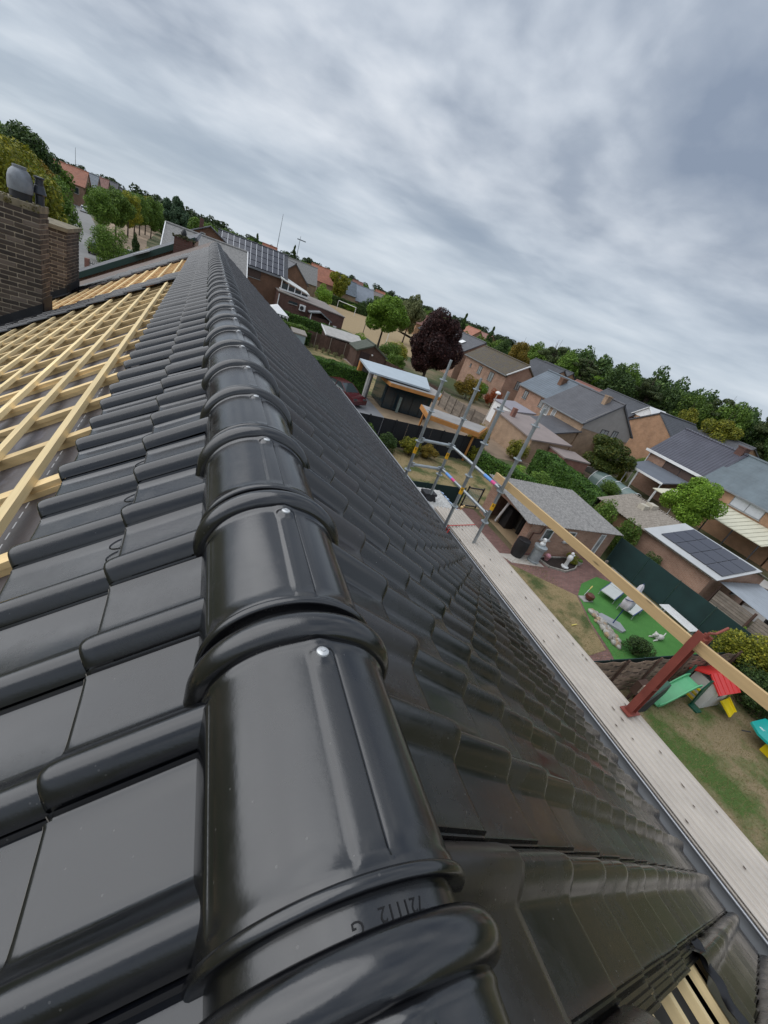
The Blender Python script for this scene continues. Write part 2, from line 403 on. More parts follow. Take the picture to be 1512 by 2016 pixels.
# ---- ridge tiles
def ridge_mesh():
    phis = sorted(set(list(np.linspace(-92, 92, 39)) + [-9, -8, -7.4, -6.6, -6, 6, 6.6, 7.4, 8, 8.6, 9.3, 10] + [-75, -73, -71, 71, 73, 75]))
    T = [(.05, -.016), (0, -.014)] + [(t, None) for t in (0, .0015, .004, .008, .011, .013, .0155, .018, .021, .026, .031, .05, .09, .13, .17, .21, .235, .25, .256, .262, .268, .274, .28, .286,
         .289, .293, .298, .3002, .3008, .302, .3045, .309, .314, .319, .3245, .330, .335, .340, .344, .3465, .3478, .3484, .3496, .356, .36, .402)]
    P = []
    for t, dd in T:
        for ph in phis:
            f = R(ph); s = .139*f
            if dd is not None: d = dd
            else:
                d = 0.0
                if t < .0155: d += .0072*math.sqrt(max(0, 1-((t-.0078)/.0079)**2))
                edge = max(float(smooth01((.031-t)/.006)), float(smooth01((abs(ph)-71)/3.2))) if t < .280 else 0
                d += .0028*edge
                along = float(smooth01((t-.022)/.006))*float(smooth01((.281-t)/.006))
                d += .0034*along*float(smooth01((.0200-abs(s))/(.0085 if s < 0 else .0045)))
                d -= .0030*along*math.exp(-((s-.0225)/.0026)**2)
                d -= .0005*along*math.exp(-((s+.0225)/.004)**2)
                d += .0065*math.exp(-(((t-.270)/.015)**2 + (s/.0155)**2)**2)
                d += .008*math.exp(-((t-.291)/.010)**2) * math.exp(-(s/.018)**2)
                x = (t-.3245)/.0240
                if abs(x) < 1: d += .0235*math.sqrt(1-x*x)
                d += .003*math.exp(-((t-.294)/.006)**2)
                if t > .3494: d = -.009
            a, b = .1435+d, .131+d
            P.append((a*math.sin(f), t, b*math.cos(f)) if abs(ph) < 91 else (math.copysign(a, ph), t, -.030))
    n = len(phis); F = [(r*n+i, r*n+i+1, (r+1)*n+i+1, (r+1)*n+i) for r in range(len(T)-1) for i in range(n-1)]
    mb = MB(); mb.v = P; mb.f = [f[::-1] for f in F]
    # skirts so the side edges have thickness
    m = len(P); 
    return mb.mesh('ridge_tile', M_ridge, smooth=55)
ME_ridge = ridge_mesh()
ME_rlow = None
sc = MB(); sc.lathe([(.0, .0), (.0092, .0), (.0097, .0018), (.0090, .004), (.0065, .0055), (.0, .0058)], n=14); sc.obox((0, 0, .0066), .0055, .0055, .0012)
ME_screw = sc.mesh('screw', plain('screw_steel', (0.62, 0.63, 0.63), 0.35, 0.1, 40, 0, 0.55), smooth=35)
for k in range(-3, 38):
    y = .110 + .37*k
    M = Matrix.Translation((XR+random.gauss(0, .0012), y, 8.400+random.gauss(0, .0008))) @ Matrix.Rotation(random.gauss(0, R(.25)), 4, 'Z') @ Matrix.Rotation(random.gauss(0, R(.2)), 4, 'X')
    rt = link('ridge_tile', ME_ridge, house, M)
    so = link('screw', ME_screw, rt); so.matrix_basis = Matrix.Translation((0, .270, .1372)) @ Matrix.Rotation(R(-6), 4, 'X') @ Matrix.Rotation(random.random()*3, 4, 'Z')
# figures pressed into the neck of the nearest ridge tile (they read towards the far side)
def text_mesh(txt, size, m, depth=.0006):
    cu = bpy.data.curves.new('stamp', 'FONT'); cu.body = txt; cu.size = size; cu.extrude = depth; cu.align_x = 'CENTER'; cu.align_y = 'CENTER'; cu.resolution_u = 3
    o = bpy.data.objects.new('stamp', cu); COL.objects.link(o); dg = bpy.context.evaluated_depsgraph_get()
    me = bpy.data.meshes.new_from_object(o.evaluated_get(dg)); bpy.data.objects.remove(o); me.materials.clear(); me.materials.append(m); return me
M_stamp = plain('stamp_recess_dark', (0.004, 0.004, 0.005), 0.7, 0.1)  # shade of the pressed-in figures, put into the letters' dark colour
for txt, ph, dy, sz in (('721112', 10.5, .3560, .0165), ('G', -9.5, .3530, .0165)):
    f = R(ph); a, b = .1352, .1227
    me = text_mesh(txt, sz, M_stamp); v = np.empty(len(me.vertices)*3); me.vertices.foreach_get('co', v); v = v.reshape(-1, 3)
    ff = f - v[:, 0]/.128                          # wrapped round the neck, upside down from the camera
    me.vertices.foreach_set('co', np.stack([(a+v[:, 2])*np.sin(ff), -v[:, 1], (b+v[:, 2])*np.cos(ff)], 1).astype(np.float32).ravel()); me.update()
    o = link('stamped_number', me, house, Matrix.Translation((XR, .110-.37+dy, 8.400)))

# ---- battens, counter battens, underlay
M_und = NB('underlay_membrane'); _p = M_und.coord('World'); _s = M_und.n('ShaderNodeSeparateXYZ'); M_und.L.new(_p, _s.inputs[0])
_d1 = M_und.math('LESS_THAN', M_und.math('ABSOLUTE', M_und.math('SUBTRACT', _s.outputs[0], -0.475)), 0.0022)
_d2 = M_und.math('LESS_THAN', M_und.math('FRACT', M_und.math('MULTIPLY', _s.outputs[1], 16.0)), 0.62)
_pt = M_und.ramp(M_und.noise(_p, 2.6, 3, 0.4, (2.5, 1, 1)), [(0.60, 0.0), (0.62, 0.30)])
_c = M_und.mix(M_und.noise(_p, 3, 5), (0.055, 0.047, 0.047), (0.088, 0.076, 0.078)); _c = M_und.mix(_pt, _c, (0.20, 0.20, 0.24)); _c = M_und.mix(M_und.math('MULTIPLY', _d1, _d2), _c, (0.5, 0.5, 0.5))
M_und.bump(M_und.noise(_p, 5, 5), 0.02, 0.5); M_und = M_und.fin(_c, 0.5)
def strip(side, s0, s1, y0, y1, h0, h1):
    return MB().ext([roof_pt(side, s0, y0, h0), roof_pt(side, s1, y0, h0), roof_pt(side, s1, y0, h1), roof_pt(side, s0, y0, h1)], (0, y1-y0, 0))
strip(-1, 0.0, 4.5, Y0, 8.7, -.076, -.072).build('underlay', M_und, house)
strip(-1, 0.0, 4.5, 8.7, Y1, -.076, -.072).build('underlay', plain('old_roof_boards', (0.42, 0.21, 0.10), 0.8, 0.25, 5), house)
strip(1, 0.0, 3.86, Y0, Y1, -.076, -.072).build('underlay', plain('underlay_right', (0.016, 0.016, 0.018), 0.6), house)
def batten(name, side, s, w, y0, y1, h0, h1, m):
    b = strip(side, s-w/2, s+w/2, y0, y1, h0, h1)
    o = b.build(name, m, house); return o
for k in range(0, 15):
    s = .30 + GAL*k + random.gauss(0, .003)
    for (a, b) in ((Y0, 7.85), (8.5, 12.5)) if k > 1 else ((Y0, 13.6),):
        cut = random.uniform(2.5, 5.0) if b-a > 6 and k > 1 else None
        for y0, y1 in (((a, cut), (cut+.004, b)) if cut else ((a, b),)):
            batten('tile_batten', -1, s, .042, y0+random.uniform(-.03, .03)*(y0 == a), y1, -.030, -.004, M_batY)
for k in range(0, 14): batten('tile_batten', 1, .36+GA*k+.215, .040, Y0, 1.6, -.034, -.010, M_batY)
ny = 31
for k in range(ny):
    y = -.62 + .45*k
    if y > 12.6: break
    g = random.gauss(0, .004)
    for h0, h1, dy in ((-.051, -.0305, g), (-.0715, -.0515, g+random.gauss(0, .003))):
        strip(-1, .05, 4.4, y-.026+dy, y+.026+dy, h0, h1).build('counter_batten', M_batX, house)

# ---- walls, gutter and the flat roof beside it
EX, EZ = XR+3.93*CT, ZR-3.93*ST                    # right eave
M_wall = brickmat('house_brick', (0.20, 0.10, 0.07), (0.26, 0.14, 0.10), (0.30, 0.28, 0.25))
MB().ext([(-3.9, Y0+.15, 0), (3.3, Y0+.15, 0), (3.3, Y0+.15, EZ-.15), (XR, Y0+.15, ZR-.12), (-3.9, Y0+.15, 5.55)], (0, Y1-Y0-.35, 0)).build('wall', M_wall, house)
g = MB(); n = 9
prof = [(EX+.012+.100*(1-math.cos(math.pi*i/(n-1))), EZ-.05-.075*math.sin(math.pi*i/(n-1))) for i in range(n)]
prof += [(prof[-1][0]+.016, prof[-1][1]+.004), (prof[-1][0]+.012, prof[-1][1]-.012)]
pin = [(x, z+.004) for x, z in prof[:n]]
P = [(x, Y0, z) for x, z in prof] + [(x, 11.2, z) for x, z in prof]; k = len(prof)
g.add(P, [(i, i+1, k+i+1, k+i) for i in range(k-1)])
g.build('gutter', plain('gutter_zinc', (0.10, 0.105, 0.11), 0.55, 0.2, 4, 0, 0.2), house, 50)
MB().cyl((EX+.219, Y0, EZ-.046), (EX+.219, 11.2, EZ-.046), .0125, n=10).build('gutter_bead', M_zinc, house, 40)
MB().box(EX-.04, EX+.012, Y0, Y1, EZ-.22, EZ-.06).build('fascia', M_dark, house)
# verge strip and flat metal skirt at the far eave
MB().slab([(3.30, 6.0, EZ-.03), (3.66, 6.0, EZ-.06), (3.66, 11.3, EZ-.06), (3.30, 11.3, EZ-.03)], .02).build('eave_flashing', plain('dark_zinc', (0.10, 0.105, 0.115), 0.4, 0.15, 5, 0, 0.5), house)

# flat-roofed extension with white chippings
ext_ = thing('flat_roof_extension', 'flat roof beside the gutter covered with white stone chippings', 'extension', (3.9, 2, 0))
MB().box(3.74, 4.34, -2.6, 5.90, 0, 6.08).build('wall', M_wall, ext_)
mg = NB('white_chippings'); _p = mg.coord('World'); _v = mg.n('ShaderNodeTexVoronoi'); _v.inputs['Scale'].default_value = 46; mg.L.new(_p, _v.inputs[0])
mg.bump(mg.math('SUBTRACT', 1.0, _v.outputs['Distance']), .012, 0.9)
M_chip = mg.fin(mg.mix(1.0, mg.ramp(mg.n('ShaderNodeSeparateColor').outputs[0], [(0, 1.0), (1, 1.0)]), mg.ramp(_v.outputs['Distance'], [(0.0, (0.66, 0.65, 0.62)), (1, (0.52, 0.51, 0.49))]), 'MULTIPLY'), 0.9)
MB().box(3.72, 4.36, -2.65, 5.94, 6.082, 6.17).build('gravel_roof', M_chip, ext_)
# individual chippings where they show
pts = MB()
for i in range(900):
    x, y = random.uniform(3.72, 4.35), random.uniform(4.7, 5.93); r = random.uniform(.008, .017)
    M = Matrix.Rotation(random.random()*6, 3, 'Z') @ Matrix.Rotation(random.random()*2, 3, 'X')
    pts.add([Vector((x, y, 6.172)) + M @ Vector(q)*r for q in ((1,0,0),(-1,.2,0),(0,1,.3),(.1,-1,0),(0,0,.9),(0,.1,-.7))], [(0,2,4),(2,1,4),(1,3,4),(3,0,4),(2,0,5),(1,2,5),(3,1,5),(0,3,5)])
tag(pts.build('chippings', plain('chip', (0.66, 0.65, 0.62), 0.9, 0.12, 30), ext_), kind='stuff')
ic = []
rag = MB(); 
for i in range(26):
    y = 4.85+.04*i; rag.slab([(4.34, y, 6.19), (4.34+random.uniform(.02, .07), y, 6.175), (4.34+random.uniform(.02, .07), y+.04, 6.175), (4.34, y+.04, 6.19)], .003)
rag.build('torn_membrane', plain('pale_blue_film', (0.42, 0.55, 0.75), 0.5, 0.3, 9), ext_)

# chimneys: every brick is a piece
M_brk = NB('chimney_brick'); _oi = M_brk.n('ShaderNodeObjectInfo').outputs['Random']; _co = M_brk.coord('World')
_c = M_brk.ramp(_oi, [(0.0, (0.040, 0.031, 0.026)), (0.45, (0.070, 0.053, 0.042)), (0.8, (0.10, 0.076, 0.060)), (1.0, (0.145, 0.115, 0.093))])
_c = M_brk.mix(1.0, _c, M_brk.ramp(M_brk.noise(_co, 3.0, 6, .65), [(0.3, 0.7), (0.7, 1.35)]), 'MULTIPLY'); M_brk.bump(M_brk.noise(_co, 45, 4), .004, .7)
M_brk = M_brk.fin(_c, .9)
M_mort = plain('mortar', (0.40, 0.34, 0.26), .95, .25, 9, .003, world=True)
M_cap = plain('mossy_slab', (0.20, 0.17, 0.115), .95, .4, 7, .006, world=True)
BL, BH, BD, J = .193, .055, .095, .0135
def brick_me(nm, L):
    b = MB().box(-L/2, L/2, -.012, BD-.012, 0, BH); me = b.mesh(nm, M_brk)
    return me
def bevel_brick(L):
    e = .004
    v = []
    for z, i in ((0, e), (e, 0), (BH-e, 0), (BH, e)):
        v += [(-L/2+i, -.008+i, z), (L/2-i, -.008+i, z), (L/2-i, .05, z), (-L/2+i, .05, z)]
    f = [(a+4*k, b_+4*k, b_+4*k+4, a+4*k+4) for k in range(3) for a, b_ in ((0, 1), (1, 2), (3, 0))] + [(12, 13, 14, 15), (3, 2, 1, 0)]
    return MB().add(v, f).mesh('brick', M_brk)
B_full, B_half = bevel_brick(BL), bevel_brick(.092)
def chimney(x0, x1, y0, y1, zb0, zt, cap_h, over, stuffz=None):
    ch = MB().box(x0, x1, y0, y1, zb0, zt-.002).build('chimney', M_mort, house)
    z = zt-BH-J*.5; row = 0
    def face(o, d, n, length, zlo):
        # bricks along direction d from the corner o, facing n
        nonlocal row
        t = (0 if row % 2 else -(BL+J)/2)
        while t < length:
            a, b_ = max(t, 0), min(t+BL, length)
            if b_-a > .035:
                mid = (a+b_)/2; L = b_-a
                me = B_full if L > .15 else B_half
                sx = L/(BL if L > .15 else .092)
                p = Vector(o)+Vector(d)*mid; 
                ang = math.atan2(d[1], d[0])
                M = Matrix.Translation((p.x+n[0]*random.uniform(0, .004), p.y+n[1]*random.uniform(0, .004), z)) @ Matrix.Rotation(ang, 4, 'Z') @ Matrix.Rotation(random.gauss(0, R(.5)), 4, 'Y') @ Matrix.Diagonal((sx, 1, 1, 1))
                link('brick', me, ch, M)
            t += BL+J
    while z > zb0+.05:
        if z > stuffz:
            face((x0, y0, 0), (1, 0, 0), (0, -1, 0), x1-x0+.008, 0)
            row += 1; face((x1, y0+.01, 0), (0, 1, 0), (1, 0, 0), y1-y0-.01, 0); row -= 1
        row += 1; z -= BH+J
    c = MB().box(x0-over, x1+over, y0-over, y1+over, zt, zt+cap_h)
    c.build('cap_slab', M_cap, ch)
    return ch
ch1 = chimney(-3.55, -2.235, 8.66, 9.10, 5.6, 8.27, .085, .012, 6.45)
ch2 = chimney(-3.75, -2.68, 12.12, 13.20, 5.6, 7.80, .075, .05, 6.35)
c = MB()
for i in range(140):                               # moss and crumbs on the near cap
    x, y = random.uniform(-3.5, -2.23), random.choice([8.645, random.uniform(8.66, 9.1)]); z = 8.355 if y > 8.65 else random.uniform(8.28, 8.35)
    c.ball((x, y, z), random.uniform(.008, .022), n=5, m=3)
tag(c.build('moss', plain('moss', (0.10, 0.085, 0.03), .95, .4, 12), ch1), kind='stuff')
cw = MB().lathe([(.118, 0), (.118, .10), (.145, .10), (.150, .17), (.144, .26), (.122, .33), (.086, .37), (.080, .375), (.080, .41), (.02, .41)], (-2.49, 8.88, 8.355), 18)
cw.build('chimney_cowl', plain('cowl_metal', (0.20, 0.215, 0.235), .55, .3, 7, 0, .4), ch1, 30)
MB().lathe([(.128, -.01), (.13, .095), (.12, .098)], (-2.49, 8.88, 8.36), 18).build('cowl_base', M_black, ch1, 30)
fl = MB().cyl((-2.30, 9.0, 8.35), (-2.30, 9.0, 8.62), .055, n=14).lathe([(.055, .13), (.085, .15), (.06, .25), (.05, .26), (.05, .33), (.065, .34), (.065, .36), (.02, .365)], (-2.30, 9.0, 8.35), 14)
fl.build('flue_pipe', plain('flue_black', (0.04, 0.045, 0.055), .4, .2, 5, 0, .3), ch1, 30)
# lead aprons round the chimney feet
def apron(y0, x0, x1, hgt):
    z0, z1 = ZR-(XR-x0)/CT*ST, ZR-(XR-x1)/CT*ST
    b = MB().slab([(x0, y0-.02, z0+.02), (x1+.03, y0-.02, z1+.02), (x1+.03, y0-.02, z1+.02+hgt), (x0, y0-.02, z0+.02+hgt)], .008)
    b.slab([(x0, y0-.26, z0+.045), (x1+.06, y0-.26, z1+.045), (x1+.06, y0, z1+.06), (x0, y0, z0+.06)], .006); return b
b = apron(8.66, -3.9, -2.235, .15); b.slab([(-2.215, 8.60, 6.86), (-2.215, 9.12, 6.86), (-2.215, 9.12, 7.10), (-2.215, 8.60, 7.10)], .008); b.build('flashing', M_lead, ch1)
b = apron(12.12, -3.9, -2.68, .14); b.slab([(-2.66, 12.08, 6.55), (-2.66, 13.2, 6.55), (-2.66, 13.2, 6.78), (-2.66, 12.08, 6.78)], .008); b.build('flashing', M_lead, ch2)

# crumpled lead strip lying in the gap in the right slope
pts = []
lead = MB(); prev = None
for i in range(15):
    t = i/14; s = 1.665-.12*min(1, t*1.6)+.004*math.sin(i*1.1); y = -.03-.20*t; h = .030+.003*math.sin(i*1.3)
    wdt = .020+.004*math.sin(i*1.3)
    row = [roof_pt(1, s+dx*wdt, y+.002*math.sin(i+dx*3), h+dh+.0012*math.sin(i*1.1+dx*3)) for dx, dh in ((-1, -.012), (-.6, 0), (0, .008), (.6, .0), (1, -.012), (.2, -.016))]
    lead.v += [tuple(p) for p in row]
    if i: lead.f += [((i-1)*6+j, (i-1)*6+(j+1) % 6, i*6+(j+1) % 6, i*6+j) for j in range(6)]
o = lead.build('lead_strip', M_lead, None, 85); tag(o, 'crumpled black lead strip lying across the gap in the right roof slope', 'lead strip')

# ------------------------------------------------------------------ things on the flat roof
M_sheet = plain('cream_sheet', (0.52, 0.47, 0.41), 0.55, 0.12, 2.5, 0, 0.0)
sh = thing('roofing_sheets', 'stack of cream corrugated roofing sheets tied with red strap beside the gutter', 'roofing sheets', (3.85, 1.2, 6.27))
def corr(x0, x1, z, y0, y1, nw, amp, th=.0015):
    n = nw*8; top = []
    for i in range(n+1):
        ph = (i % 8)/8.0; a = 1.0 if ph < .30 else (1-(ph-.30)/.2 if ph < .5 else (0.0 if ph < .8 else (ph-.8)/.2))
        top.append((x0+(x1-x0)*i/n, z+amp*a))
    P = [(x, y0, zz) for x, zz in top] + [(x, y1, zz) for x, zz in top]; k = n+1
    mb = MB().add(P, [(i, i+1, k+i+1, k+i) for i in range(n)])
    P2 = [(x, y, zz-th*4) for (x, y, zz) in P]; mb.add(P2, [(k+i, k+i+1, i+1, i) for i in range(n)])
    b = 0
    mb.f += [(i, 2*k+i, 2*k+i+1, i+1) for i in range(n)] + [(k+i+1, 3*k+i+1, 3*k+i, k+i) for i in range(n)]
    mb.f += [(0, k, 3*k, 2*k), (n, 2*k+n, 3*k+n, k+n)]
    return mb
for i in range(7):
    dx = random.gauss(0, .004)
    corr(3.685+dx+.003*i, 4.235+dx+.03*(i == 6), 6.185+.019*i, -2.6+random.gauss(0, .02), 5.02+random.gauss(0, .015), 8, .024).build('sheet', M_sheet, sh)
M_red = plain('red_strap', (0.46, 0.05, 0.04), .6, .2, 9)
st = MB(); top = 6.185+.019*6+.0255
st.slab([(3.685, 4.44, top+.003), (4.265, 4.56, top+.003), (4.265, 4.58, top+.003), (3.685, 4.46, top+.003)], .003)
st.slab([(3.678, 4.44, top+.003), (3.678, 4.46, top+.003), (3.675, 4.46, 6.18), (3.675, 4.44, 6.18)], .003)
st.slab([(3.67, 4.36, top-.02), (3.67, 4.395, top-.01), (3.64, 4.37, 6.23), (3.64, 4.35, 6.23)], .003)
st.build('strap', M_red, sh)
# holes and dirt on the top sheet
dk = MB()
for i in range(34):
    x = 3.697+.0690*random.randint(0, 7); y = random.uniform(-.6, 4.5)
    dk.slab([(x, y, top+.001), (x+.012, y, top+.001), (x+.012, y+random.uniform(.01, .05), top+.001), (x, y+.02, top+.001)], .0006)
dk.build('dirt_marks', plain('dirt', (0.10, 0.07, 0.05), .9, .3, 20), sh)

# scaffold tower
scf = thing('scaffold', 'galvanised tube scaffold tower with yellow tags standing at the roof edge', 'scaffold', (3.7, 4.8, 6.27))
posts = {'A': ((3.245, 5.44), 6.45, 8.456), 'B': ((3.87, 5.47), 6.30, 8.343), 'C': ((3.60, 4.42), 6.17, 8.413), 'D': ((3.93, 4.06), 3.2, 8.40)}
M_tag = plain('yellow_tag', (0.80, 0.42, 0.015), .5, .06)
M_num = plain('tag_print', (0.02, 0.02, 0.02), .6)
for nm, ((x, y), z0, z1) in posts.items():
    p = MB().cyl((x, y, z0), (x, y, z1-.20), .0242, n=14).cyl((x, y, z1-.20), (x, y, z1), .019, n=14)
    po = p.build('post', M_galv, scf, 40)
    for zd in (8.165, 7.69, 7.19, 6.69):
        if zd > z1-.1 or zd < z0: continue
        d = MB().cyl((x, y, zd-.0045), (x, y, zd+.0045), .061, n=8).cyl((x, y, zd-.035), (x, y, zd+.035), .028, n=12)
        d.build('rosette', M_galv, po, 30)
    zt = 6.95 if nm in 'CD' else 7.04
    t = MB(); a0 = math.atan2(-y, -x)
    pa = [(x+.0262*math.cos(a0+i*.3), y+.0262*math.sin(a0+i*.3)) for i in range(-5, 6)]
    t.add([(q[0], q[1], zt-.055) for q in pa]+[(q[0], q[1], zt+.055) for q in pa], [(i, i+1, i+12, i+11) for i in range(10)])
    t.build('yellow_tag', M_tag, po, 60)
    me = text_mesh('B', .05, M_num, .0004); 
    o = link('tag_mark', me, po); v = Vector((math.cos(a0), math.sin(a0), 0))
    o.matrix_basis = Matrix.Translation(Vector((x, y, zt+.022)) + v*.0275 - ORG[scf.name]) @ (Matrix((Vector((-v.y, v.x, 0)), Vector((0, 0, 1)), v)).transposed()).to_4x4()
def ledger(a, b, z, m=None, col=False):
    pa, pb = posts[a][0], posts[b][0]; va = Vector((*pa, z)); vb = Vector((*pb, z)); d = (vb-va).normalized()
    l = MB().cyl(va+d*.05, vb-d*.05, .0242, n=12)
    for q in (va+d*.055, vb-d*.055): l.obox(q, .05, .03, .075, rotz(math.atan2(d.y, d.x)))
    o = l.build('ledger', M_galv, scf, 40)
    if col:
        t0, t1, t2 = va.lerp(vb, col), va.lerp(vb, col+.13), va.lerp(vb, col+.20)
        MB().cyl(t0, t1, .0252, n=12, caps=False).build('blue_band', plain('blue_tape', (0.16, 0.36, 0.75), .5, .1), o, 40)
        MB().cyl(t1, t2, .0252, n=12, caps=False).build('pink_band', plain('pink_tape', (0.75, 0.10, 0.30), .5, .1), o, 40)
ledger('A', 'B', 7.22); ledger('A', 'B', 6.79); ledger('B', 'D', 7.22, col=.70); ledger('B', 'D', 6.80, col=.12)
bs = MB().ext([(3.74, 5.44, 6.17), (4.02, 5.44, 6.17), (3.97, 5.44, 6.27), (3.79, 5.44, 6.27)], (0, .2, 0)).box(3.76, 4.0, 5.45, 5.63, 6.271, 6.31)
bs.build('base_block', plain('rubber_block', (0.03, 0.03, 0.033), .7, .3, 8), scf)

# red edge-protection clamp post and its guard plank
cp = thing('clamp_post', 'rust red steel clamp post with crank handle standing on the cream sheets', 'clamp post', (4.14, 1.32, 6.34))
M_rust = plain('red_oxide', (0.24, 0.058, 0.04), .6, .22, 5, .002)
x, y = 4.14, 1.32
p = MB().box(x-.045, x-.038, y-.034, y+.034, 6.35, 7.43).box(x-.038, x+.038, y-.005, y+.005, 6.35, 7.33).box(x+.038, x+.045, y-.034, y+.034, 6.35, 7.33)
p.build('post', M_rust, cp)
MB().box(x-.09, x+.09, y-.055, y+.055, 6.342, 6.354).build('base_plate', M_rust, cp)
MB().box(x-.046, x+.046, y-.035, y+.035, 6.70, 6.71).build('cleat', M_rust, cp)
MB().box(x+.047, x+.15, y-.03, y+.03, 7.28, 7.36).box(x+.11, x+.14, y-.035, y+.035, 7.20, 7.39).build('clamp_jaw', M_rust, cp)
MB().tube([(x+.09, y, 7.36), (x+.09, y, 7.42), (x+.18, y-.01, 7.42), (x+.27, y-.02, 7.50)], .011, 10).build('crank_handle', M_rust, cp, 40)
sl = MB()
for i in range(7): sl.box(x-.006, x+.006, y-.0085, y-.0062, 6.52+.11*i, 6.57+.11*i)
sl.build('slot', plain('slot_dark', (0.05, 0.015, 0.012), .8), cp)
pk = MB().ext([(3.99, 4.38, 7.335), (4.025, 4.38, 7.335), (4.025, 4.38, 7.235), (3.99, 4.38, 7.235)], (.118, -3.02, .0))
pk.ext([(4.15, 1.355, 7.335), (4.185, 1.355, 7.335), (4.185, 1.355, 7.235), (4.15, 1.355, 7.235)], (.05, -2.6, .13))
tag(pk.build('guard_plank', M_plank), 'long pale timber guard plank running from the scaffold through the red clamp post', 'plank')
# ------------------------------------------------------------------ ground, roads, lawns
def lawnmat(name, g1, g2, dry1, dry2, thr, scale=0.55, hgt=.03):
    b = NB(name); p = b.coord('World')
    f1 = b.noise(p, 26, 5, .7); f2 = b.noise(p, scale, 6, .62)
    grass = b.mix(b.ramp(f1, [(.3, 0.0), (.7, 1.0)]), g1, g2); dry = b.mix(b.ramp(b.noise(p, 17, 6, .75), [(.3, 0.0), (.7, 1.0)]), dry1, dry2)
    col = b.mix(b.ramp(f2, [(thr-.07, 0.0), (thr+.07, 1.0)]), grass, dry)
    b.bump(b.math('ADD', f1, b.noise(p, 70, 3)), hgt, .8); return b.fin(col, .95)
M_lawn = lawnmat('parched_lawn', (0.05, 0.075, 0.018), (0.10, 0.125, 0.035), (0.25, 0.185, 0.085), (0.38, 0.29, 0.15), .47)
M_play = lawnmat('worn_lawn', (0.05, 0.10, 0.016), (0.10, 0.165, 0.03), (0.21, 0.155, 0.085), (0.34, 0.27, 0.15), .50, .50)
M_field = lawnmat('dry_field', (0.17, 0.14, 0.06), (0.22, 0.17, 0.08), (0.31, 0.225, 0.12), (0.37, 0.275, 0.15), .36, .06)
M_grnd = lawnmat('garden_ground', (0.05, 0.075, 0.022), (0.085, 0.10, 0.035), (0.16, 0.125, 0.07), (0.22, 0.175, 0.10), .52, .12)
M_road = plain('asphalt', (0.24, 0.235, 0.225), .9, .12, .6, .003, world=True)
M_drive = plain('grey_paving', (0.22, 0.225, 0.235), .85, .14, .9, .004, world=True)
M_clay = pavemat('clay_paving', (0.175, 0.088, 0.075), (0.24, 0.125, 0.105), (0.13, 0.105, 0.09), .21, .105, .008)
M_turf = NB('plastic_turf'); _p = M_turf.coord('World'); M_turf.bump(M_turf.noise(_p, 90, 3), .02, .7)
M_turf = M_turf.fin(M_turf.mix(M_turf.noise(_p, 2.2, 6, .7), (0.045, 0.165, 0.028), (0.085, 0.255, 0.05)), .9)
def sheet(name, poly, z, m, t=.3):
    return tag(MB().prism(poly, z-t, z).build(name, m), kind='structure')
gp = MB(); n = 64
gp.v = [(0, 0, 0)]; gp.f = []
rr = [40, 100, 220, 420, 700, 1400]; zz = [0, 0, 0, -1.0, -6, -40]
for r, z in zip(rr, zz): gp.v += [(r*math.cos(2*math.pi*i/n), r*math.sin(2*math.pi*i/n), z) for i in range(n)]
gp.f = [(0, 1+i, 1+(i+1) % n) for i in range(n)]
for k in range(len(rr)-1): gp.f += [(1+k*n+i, 1+(k+1)*n+i, 1+(k+1)*n+(i+1) % n, 1+k*n+(i+1) % n) for i in range(n)]
tag(gp.build('ground', M_grnd), kind='structure')
sheet('lawn', [(7, 17.2), (20.6, 17.2), (20.6, 21.5), (19.2, 24.3), (7, 24.3)], .010, M_lawn)
sheet('lawn', [(4.3, -3), (24, -3), (24, 5.2), (4.3, 5.2)], .010, M_play)
sheet('lawn', [(9, 5.8), (15.55, 6.9), (16.1, 8.35), (16.95, 10.0), (14.5, 12.0), (9, 15.2)], .016, M_lawn)
sheet('paving', [(4.3, 5.7), (22.2, 5.7), (22.2, 13.2), (15.3, 13.2), (15.3, 17.1), (4.3, 17.1)], .010, M_clay)
sheet('artificial_turf', [(18.15, 10.85), (19.9, 11.45), (21.0, 10.9), (21.7, 7.4), (21.7, 6.0), (15.3, 6.0), (15.75, 6.9), (16.2, 8.35), (17.1, 10.05)], .022, M_turf)
sheet('path', [(20.75, 12.3), (21.05, 11.0), (21.75, 7.4), (21.75, 5.9), (22.3, 5.9), (22.3, 12.4)], .026, M_conc)
sheet('field', [(23, 84), (28, 76), (40, 70), (75, 96), (70, 132), (44, 134), (30, 128)], .012, M_field)
sheet('lawn', [(9, 37.5), (19.5, 37.5), (20, 54), (8, 56)], .012, M_lawn)
sheet('lawn', [(9, 59.5), (17.5, 58.6), (17.5, 53.5), (9, 53.5)], .016, M_lawn)
sheet('driveway', [(8, 25.2), (14.6, 25.2), (14.6, 36.2), (8, 36.2)], .012, M_drive)
sheet('path', [(17.3, 46.5), (19.4, 46.5), (18.0, 52.5), (16.4, 52.5)], .020, plain('pink_slabs', (0.33, 0.27, 0.24), .9, .1, 2, world=True))
sheet('pavement', [(14.6, 24.9), (21, 24.9), (21, 36.5), (14.6, 36.5)], .016, plain('sand_paving', (0.30, 0.225, 0.145), .9, .15, 1.5, .004, world=True))
sheet('pavement', [(21, 27), (37, 27), (37, 46), (28, 46), (21, 40)], .014, plain('brown_yard', (0.24, 0.175, 0.12), .9, .18, .8, .004, world=True))
sheet('road', [(-13.5, 20), (-9.0, 20), (-9.2, 62), (-15.0, 84), (-18.2, 106), (-27, 146), (-45, 220), (-52, 220), (-33, 150), (-23.5, 110), (-19.5, 84), (-14.5, 62)], .012, M_road)
